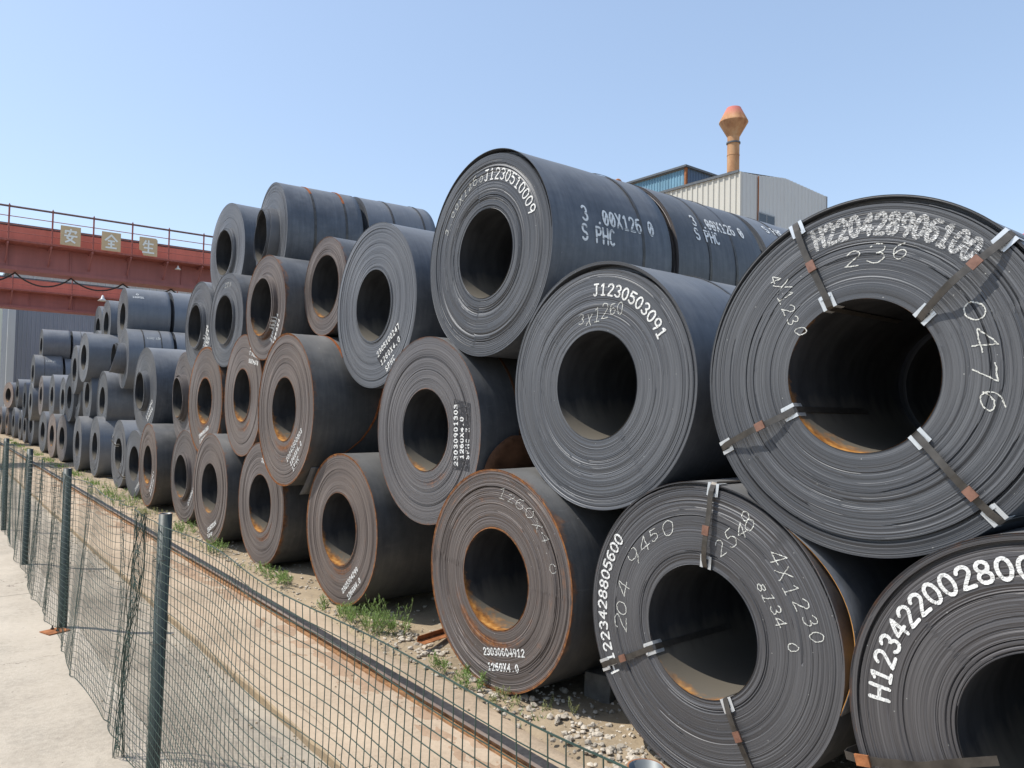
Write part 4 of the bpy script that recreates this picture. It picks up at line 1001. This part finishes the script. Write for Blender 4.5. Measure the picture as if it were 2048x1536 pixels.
# end legs, mostly outside the picture, carrying the girders
for g, H, xx, yy in ((g1, H1, -15.2, 31), (g1, H1, 18.2, 31), (g2, H2, -15.2, 44), (g2, H2, 22.2, 44)):
    mb = MB(); mb.box(xx-.35, xx+.35, .1, .8, -6.6, -.002); mb.build('support_leg', M['maroon'], g)
for i, (ch, cx, cn, lab) in enumerate((('安', 3.87, 3, 'ochre sign board with the character 安, leftmost on the crane handrail'), ('全', 5.15, 3, 'ochre sign board with the character 全, middle one on the crane handrail'), ('生', 6.39, 3, 'ochre sign board with the character 生 and a torn corner, rightmost of three'))):
    r = empty('sign_board', (cx, 30.17, 7.55), label=lab, cat='sign', group='sign boards on the crane handrail')
    mb = MB()
    if ch != '生': mb.box(-.31, .31, -.02, .0, 0, .68)
    else: 
        o_ = [(-.31, .20), (-.31, .68), (.25, .68), (.31, .62), (.31, 0), (-.16, 0), (-.21, .15)]
        mb.add([(x, -.02, z) for x, z in o_]+[(x, 0, z) for x, z in o_], [tuple(range(7)), tuple(range(13, 6, -1))]+[(i, i+7, (i+1) % 7+7, (i+1) % 7) for i in range(7)])
    mb.build('board', M['sign'], r)
    mb = MB(); dq = 0
    for st in FONT[ch]:
        for (xa, ya), (xb, yb) in zip(st, st[1:]):
            ax, az, bx, bz = (xa-5)*.041, .10+ya*.047, (xb-5)*.041, .10+yb*.047; L_ = math.hypot(bx-ax, bz-az); ux, uz = (bx-ax)/L_*.03, (bz-az)/L_*.03
            ax -= ux*.6; az -= uz*.6; bx += ux*.6; bz += uz*.6
            dq += .0015; mb.add([(ax-uz, -.024-dq, az+ux), (ax+uz, -.024-dq, az-ux), (bx+uz, -.024-dq, bz-ux), (bx-uz, -.024-dq, bz+ux)], [(0, 1, 2, 3)])
    mb.build('character', M['signw'], r)
def lampo(x, y, z, s, lab):
    r = empty('yard_lamp', (x, y, z), label=lab, cat='lamp')
    mb = MB(); mb.lathe([(.02*s, .30*s), (.05*s, .26*s), (.09*s, .12*s), (.24*s, 0), (.22*s, .0), (.07*s, .11*s)], 14); mb.build('lamp_shade', M['lamp'], r, True)
    mb = MB(); mb.tube([(0, 0, .28*s), (0, 0, .62*s)], .012, 5); mb.build('hanger', M['railred'], r)
lampo(7.51, 30.4, 7.22, .5, 'tiny white lamp hanging below the near crane walkway')
lampo(7.07, 43.15, 7.25, 1.0, 'white cone lamp hanging from the farther girder')

# ------------------------------------------------------------------ buildings
def corrugated(name, parent, p0, p1, zb, top, mat, pitch=.3, depth=.05, out=(0, -1)):
    """ribbed sheet wall between two ground points; top(t) gives the height along it"""
    mb = MB(); L = math.hypot(p1[0]-p0[0], p1[1]-p0[1]); n = max(2, int(L/pitch)); pr = []
    for i in range(n):
        for u, d in ((0, 0), (.55, 0), (.65, 1), (.9, 1)): pr.append(((i+u)/n, d*depth))
    pr.append((1, 0)); vs = []
    for t, d in pr:
        x = p0[0]+(p1[0]-p0[0])*t+out[0]*d; y = p0[1]+(p1[1]-p0[1])*t+out[1]*d; vs += [(x, y, zb), (x, y, top(t))]
    mb.add(vs, [(2*i, 2*i+2, 2*i+3, 2*i+1) for i in range(len(pr)-1)]); return mb.build(name, mat, parent)
sh = empty('warehouse', (4.5, 62, 0), label='grey corrugated shed behind the far coils at the left', cat='building')
corrugated('wall', sh, (0.35, 0), (32, 0), 0, lambda t: 9.6, M['greyclad'], .26, .05)
corrugated('upper_wall', sh, (0.0, -.1), (32, -.1), 9.62, lambda t: 10.9, M['paleclad'], .5, .05)
corrugated('side_wall', sh, (0, 0), (0, 30), 0, lambda t: 10.9, M['greyclad'], .4, .05, out=(-1, 0))
mb = MB(); mb.box(-.1, .34, -.12, .1, 0, 9.6); mb.build('corner_post', M['paleclad'], sh)
mb = MB(); mb.box(-.3, 32, -.4, 30, 10.92, 11.1); mb.build('roof', M['roof'], sh)
sh2 = empty('pale_shed', (3.2, 60, 0), label='pale green shed wall cut by the left photo edge', cat='building')
corrugated('wall', sh2, (-14, 0), (.75, 0), 1.6, lambda t: 8.7, M['greenish'], .4, .04)
mb = MB(); mb.box(-14, .75, .1, 1.0, 0, 8.6); mb.build('body', M['greenish'], sh2)
mb = MB(); mb.box(-14.1, .9, -.2, 1.2, 8.72, 8.85); mb.build('roof', M['roof'], sh2)

bd = empty('factory_building', (42.45, 29.55, 0), label='cream and grey corrugated building below the rusty chimney', cat='building')
corrugated('side_wall', bd, (0, 0), (0, 40), 0, lambda t: 18.31, M['cream'], .45, .07, out=(-1, 0))
def gt(t):
    x = t*11.0; pts = [(0, 18.31), (2.0, 18.48), (5.1, 18.95), (5.6, 18.98), (11.0, 18.75)]
    for (xa, za), (xb, zb) in zip(pts, pts[1:]):
        if x <= xb+1e-6: return za+(zb-za)*(x-xa)/(xb-xa)
    return pts[-1][1]
corrugated('gable_wall', bd, (0, 0), (11.0, 0), 0, gt, M['gable'], .45, .04)
mb = MB(); mb.box(-.09, .05, -.09, .05, 0, 18.3); mb.build('corner_trim', M['cream'], bd)
mb = MB(); mb.box(10.98, 11.12, -.06, .05, 0, 18.74); mb.build('corner_trim', M['frame'], bd)
mb = MB(); mb.box(1.98, 2.06, -.10, -.045, 10, 18.4); mb.build('downpipe', M['rustp'], bd)
mb = MB(); mb.box(-.16, -.075, 0, 40, 18.25, 18.42); mb.build('roof_edge', M['roof'], bd)
mb = MB(); mb.add([(0, .02, 18.33), (5.5, .02, 18.99), (11, .02, 18.76), (11, 40, 18.76), (5.5, 40, 18.99), (0, 40, 18.33)], [(0, 1, 4, 5), (1, 2, 3, 4)]); mb.build('roof', M['roof'], bd)
for wx, wz in ((2.0, 15.4), (6.0, 14.6)):
    r = MB(); r.box(wx, wx+2.0, -.12, -.05, wz-.9, wz+.55); f = r.build('window', M['frame'], bd)
    for a in (0, 1):
        r = MB(); r.box(wx+.08+a*.95, wx+.95+a*.95, -.125, -.122, wz-.82, wz+.47); r.build('pane', M['glass'], f)
bl = empty('blue_building', (55.44, 44.51, 0), label='dark blue shed with a light blue roof-light strip behind the cream building', cat='building')
corrugated('roof_light', bl, (0, .1), (0, 12), 23.3, lambda t: 24.95-.0*t, M['bluep'], .35, .05, out=(-1, 0))
corrugated('side_wall', bl, (.15, .1), (.15, 12), 0, lambda t: 23.25, M['bluedark'], .5, .05, out=(-1, 0))
corrugated('end_wall', bl, (0, 0), (9, 0), 0, lambda t: 25.05-.0*t, M['bluedark'], .4, .05)
mb = MB(); mb.box(-.35, 9.2, -.25, 12.2, 25.06, 25.25); mb.build('roof', M['roof'], bl)
mb = MB(); mb.box(-.12, .1, -.1, .12, 22.9, 25.04); mb.build('corner_post', M['rustp'], bl)
cm = empty('chimney', (54.65, 38.75, 0), label='rusty chimney with a diamond-shaped red cap above the cream building', cat='chimney')
mb = MB(); mb.lathe([(.52, 0), (.52, 25.55)], 28); mb.build('stack', M['chimney'], cm, True)
mb = MB(); mb.lathe([(.50, 25.55), (.60, 25.56), (.60, 25.68), (.50, 25.69)], 28); mb.build('collar', M['roof'], cm)
for zz in (19.6, 21.3, 23.0, 24.5):
    mb = MB(); mb.lathe([(.521, zz), (.545, zz+.005), (.545, zz+.05), (.521, zz+.055)], 28); mb.build('stack_joint', M['chimney'], cm)
mb = MB(); mb.lathe([(.50, 25.69), (.52, 26.15), (1.24, 27.42), (1.22, 27.5), (.60, 28.72), (.50, 28.74), (0, 28.6)], 32); o = mb.build('cap', M['chimney'], cm)
vn = empty('roof_vent', (21.75, 20.9, -.27), label='small rusty mushroom vent just above the top coils', cat='vent')
mb = MB(); mb.lathe([(.02, 11.78), (.10, 11.74), (.16, 11.66), (.14, 11.63), (.05, 11.57), (.03, 11.50)], 18); mb.build('vent_cap', M['rustp'], vn, True)
mb = MB(); mb.tube([(0, 0, 0), (0, 0, 11.58)], .035, 8); mb.build('vent_pipe', M['rustp'], vn)
mb = MB(); mb.lathe([(.0, .32), (.16, .27), (.24, .16), (.22, .06), (.34, .0), (.34, -.22), (.10, -.30), (.05, -8.9)], 16)
o = mb.build('crane_beacon', simple('pinkish_red_paint', (.62, .13, .16), .5), loc=(34.75, 10.5, 9.55)); tag(o, 'pinkish red knob rising behind the huge coil at the right photo edge', 'machine part')
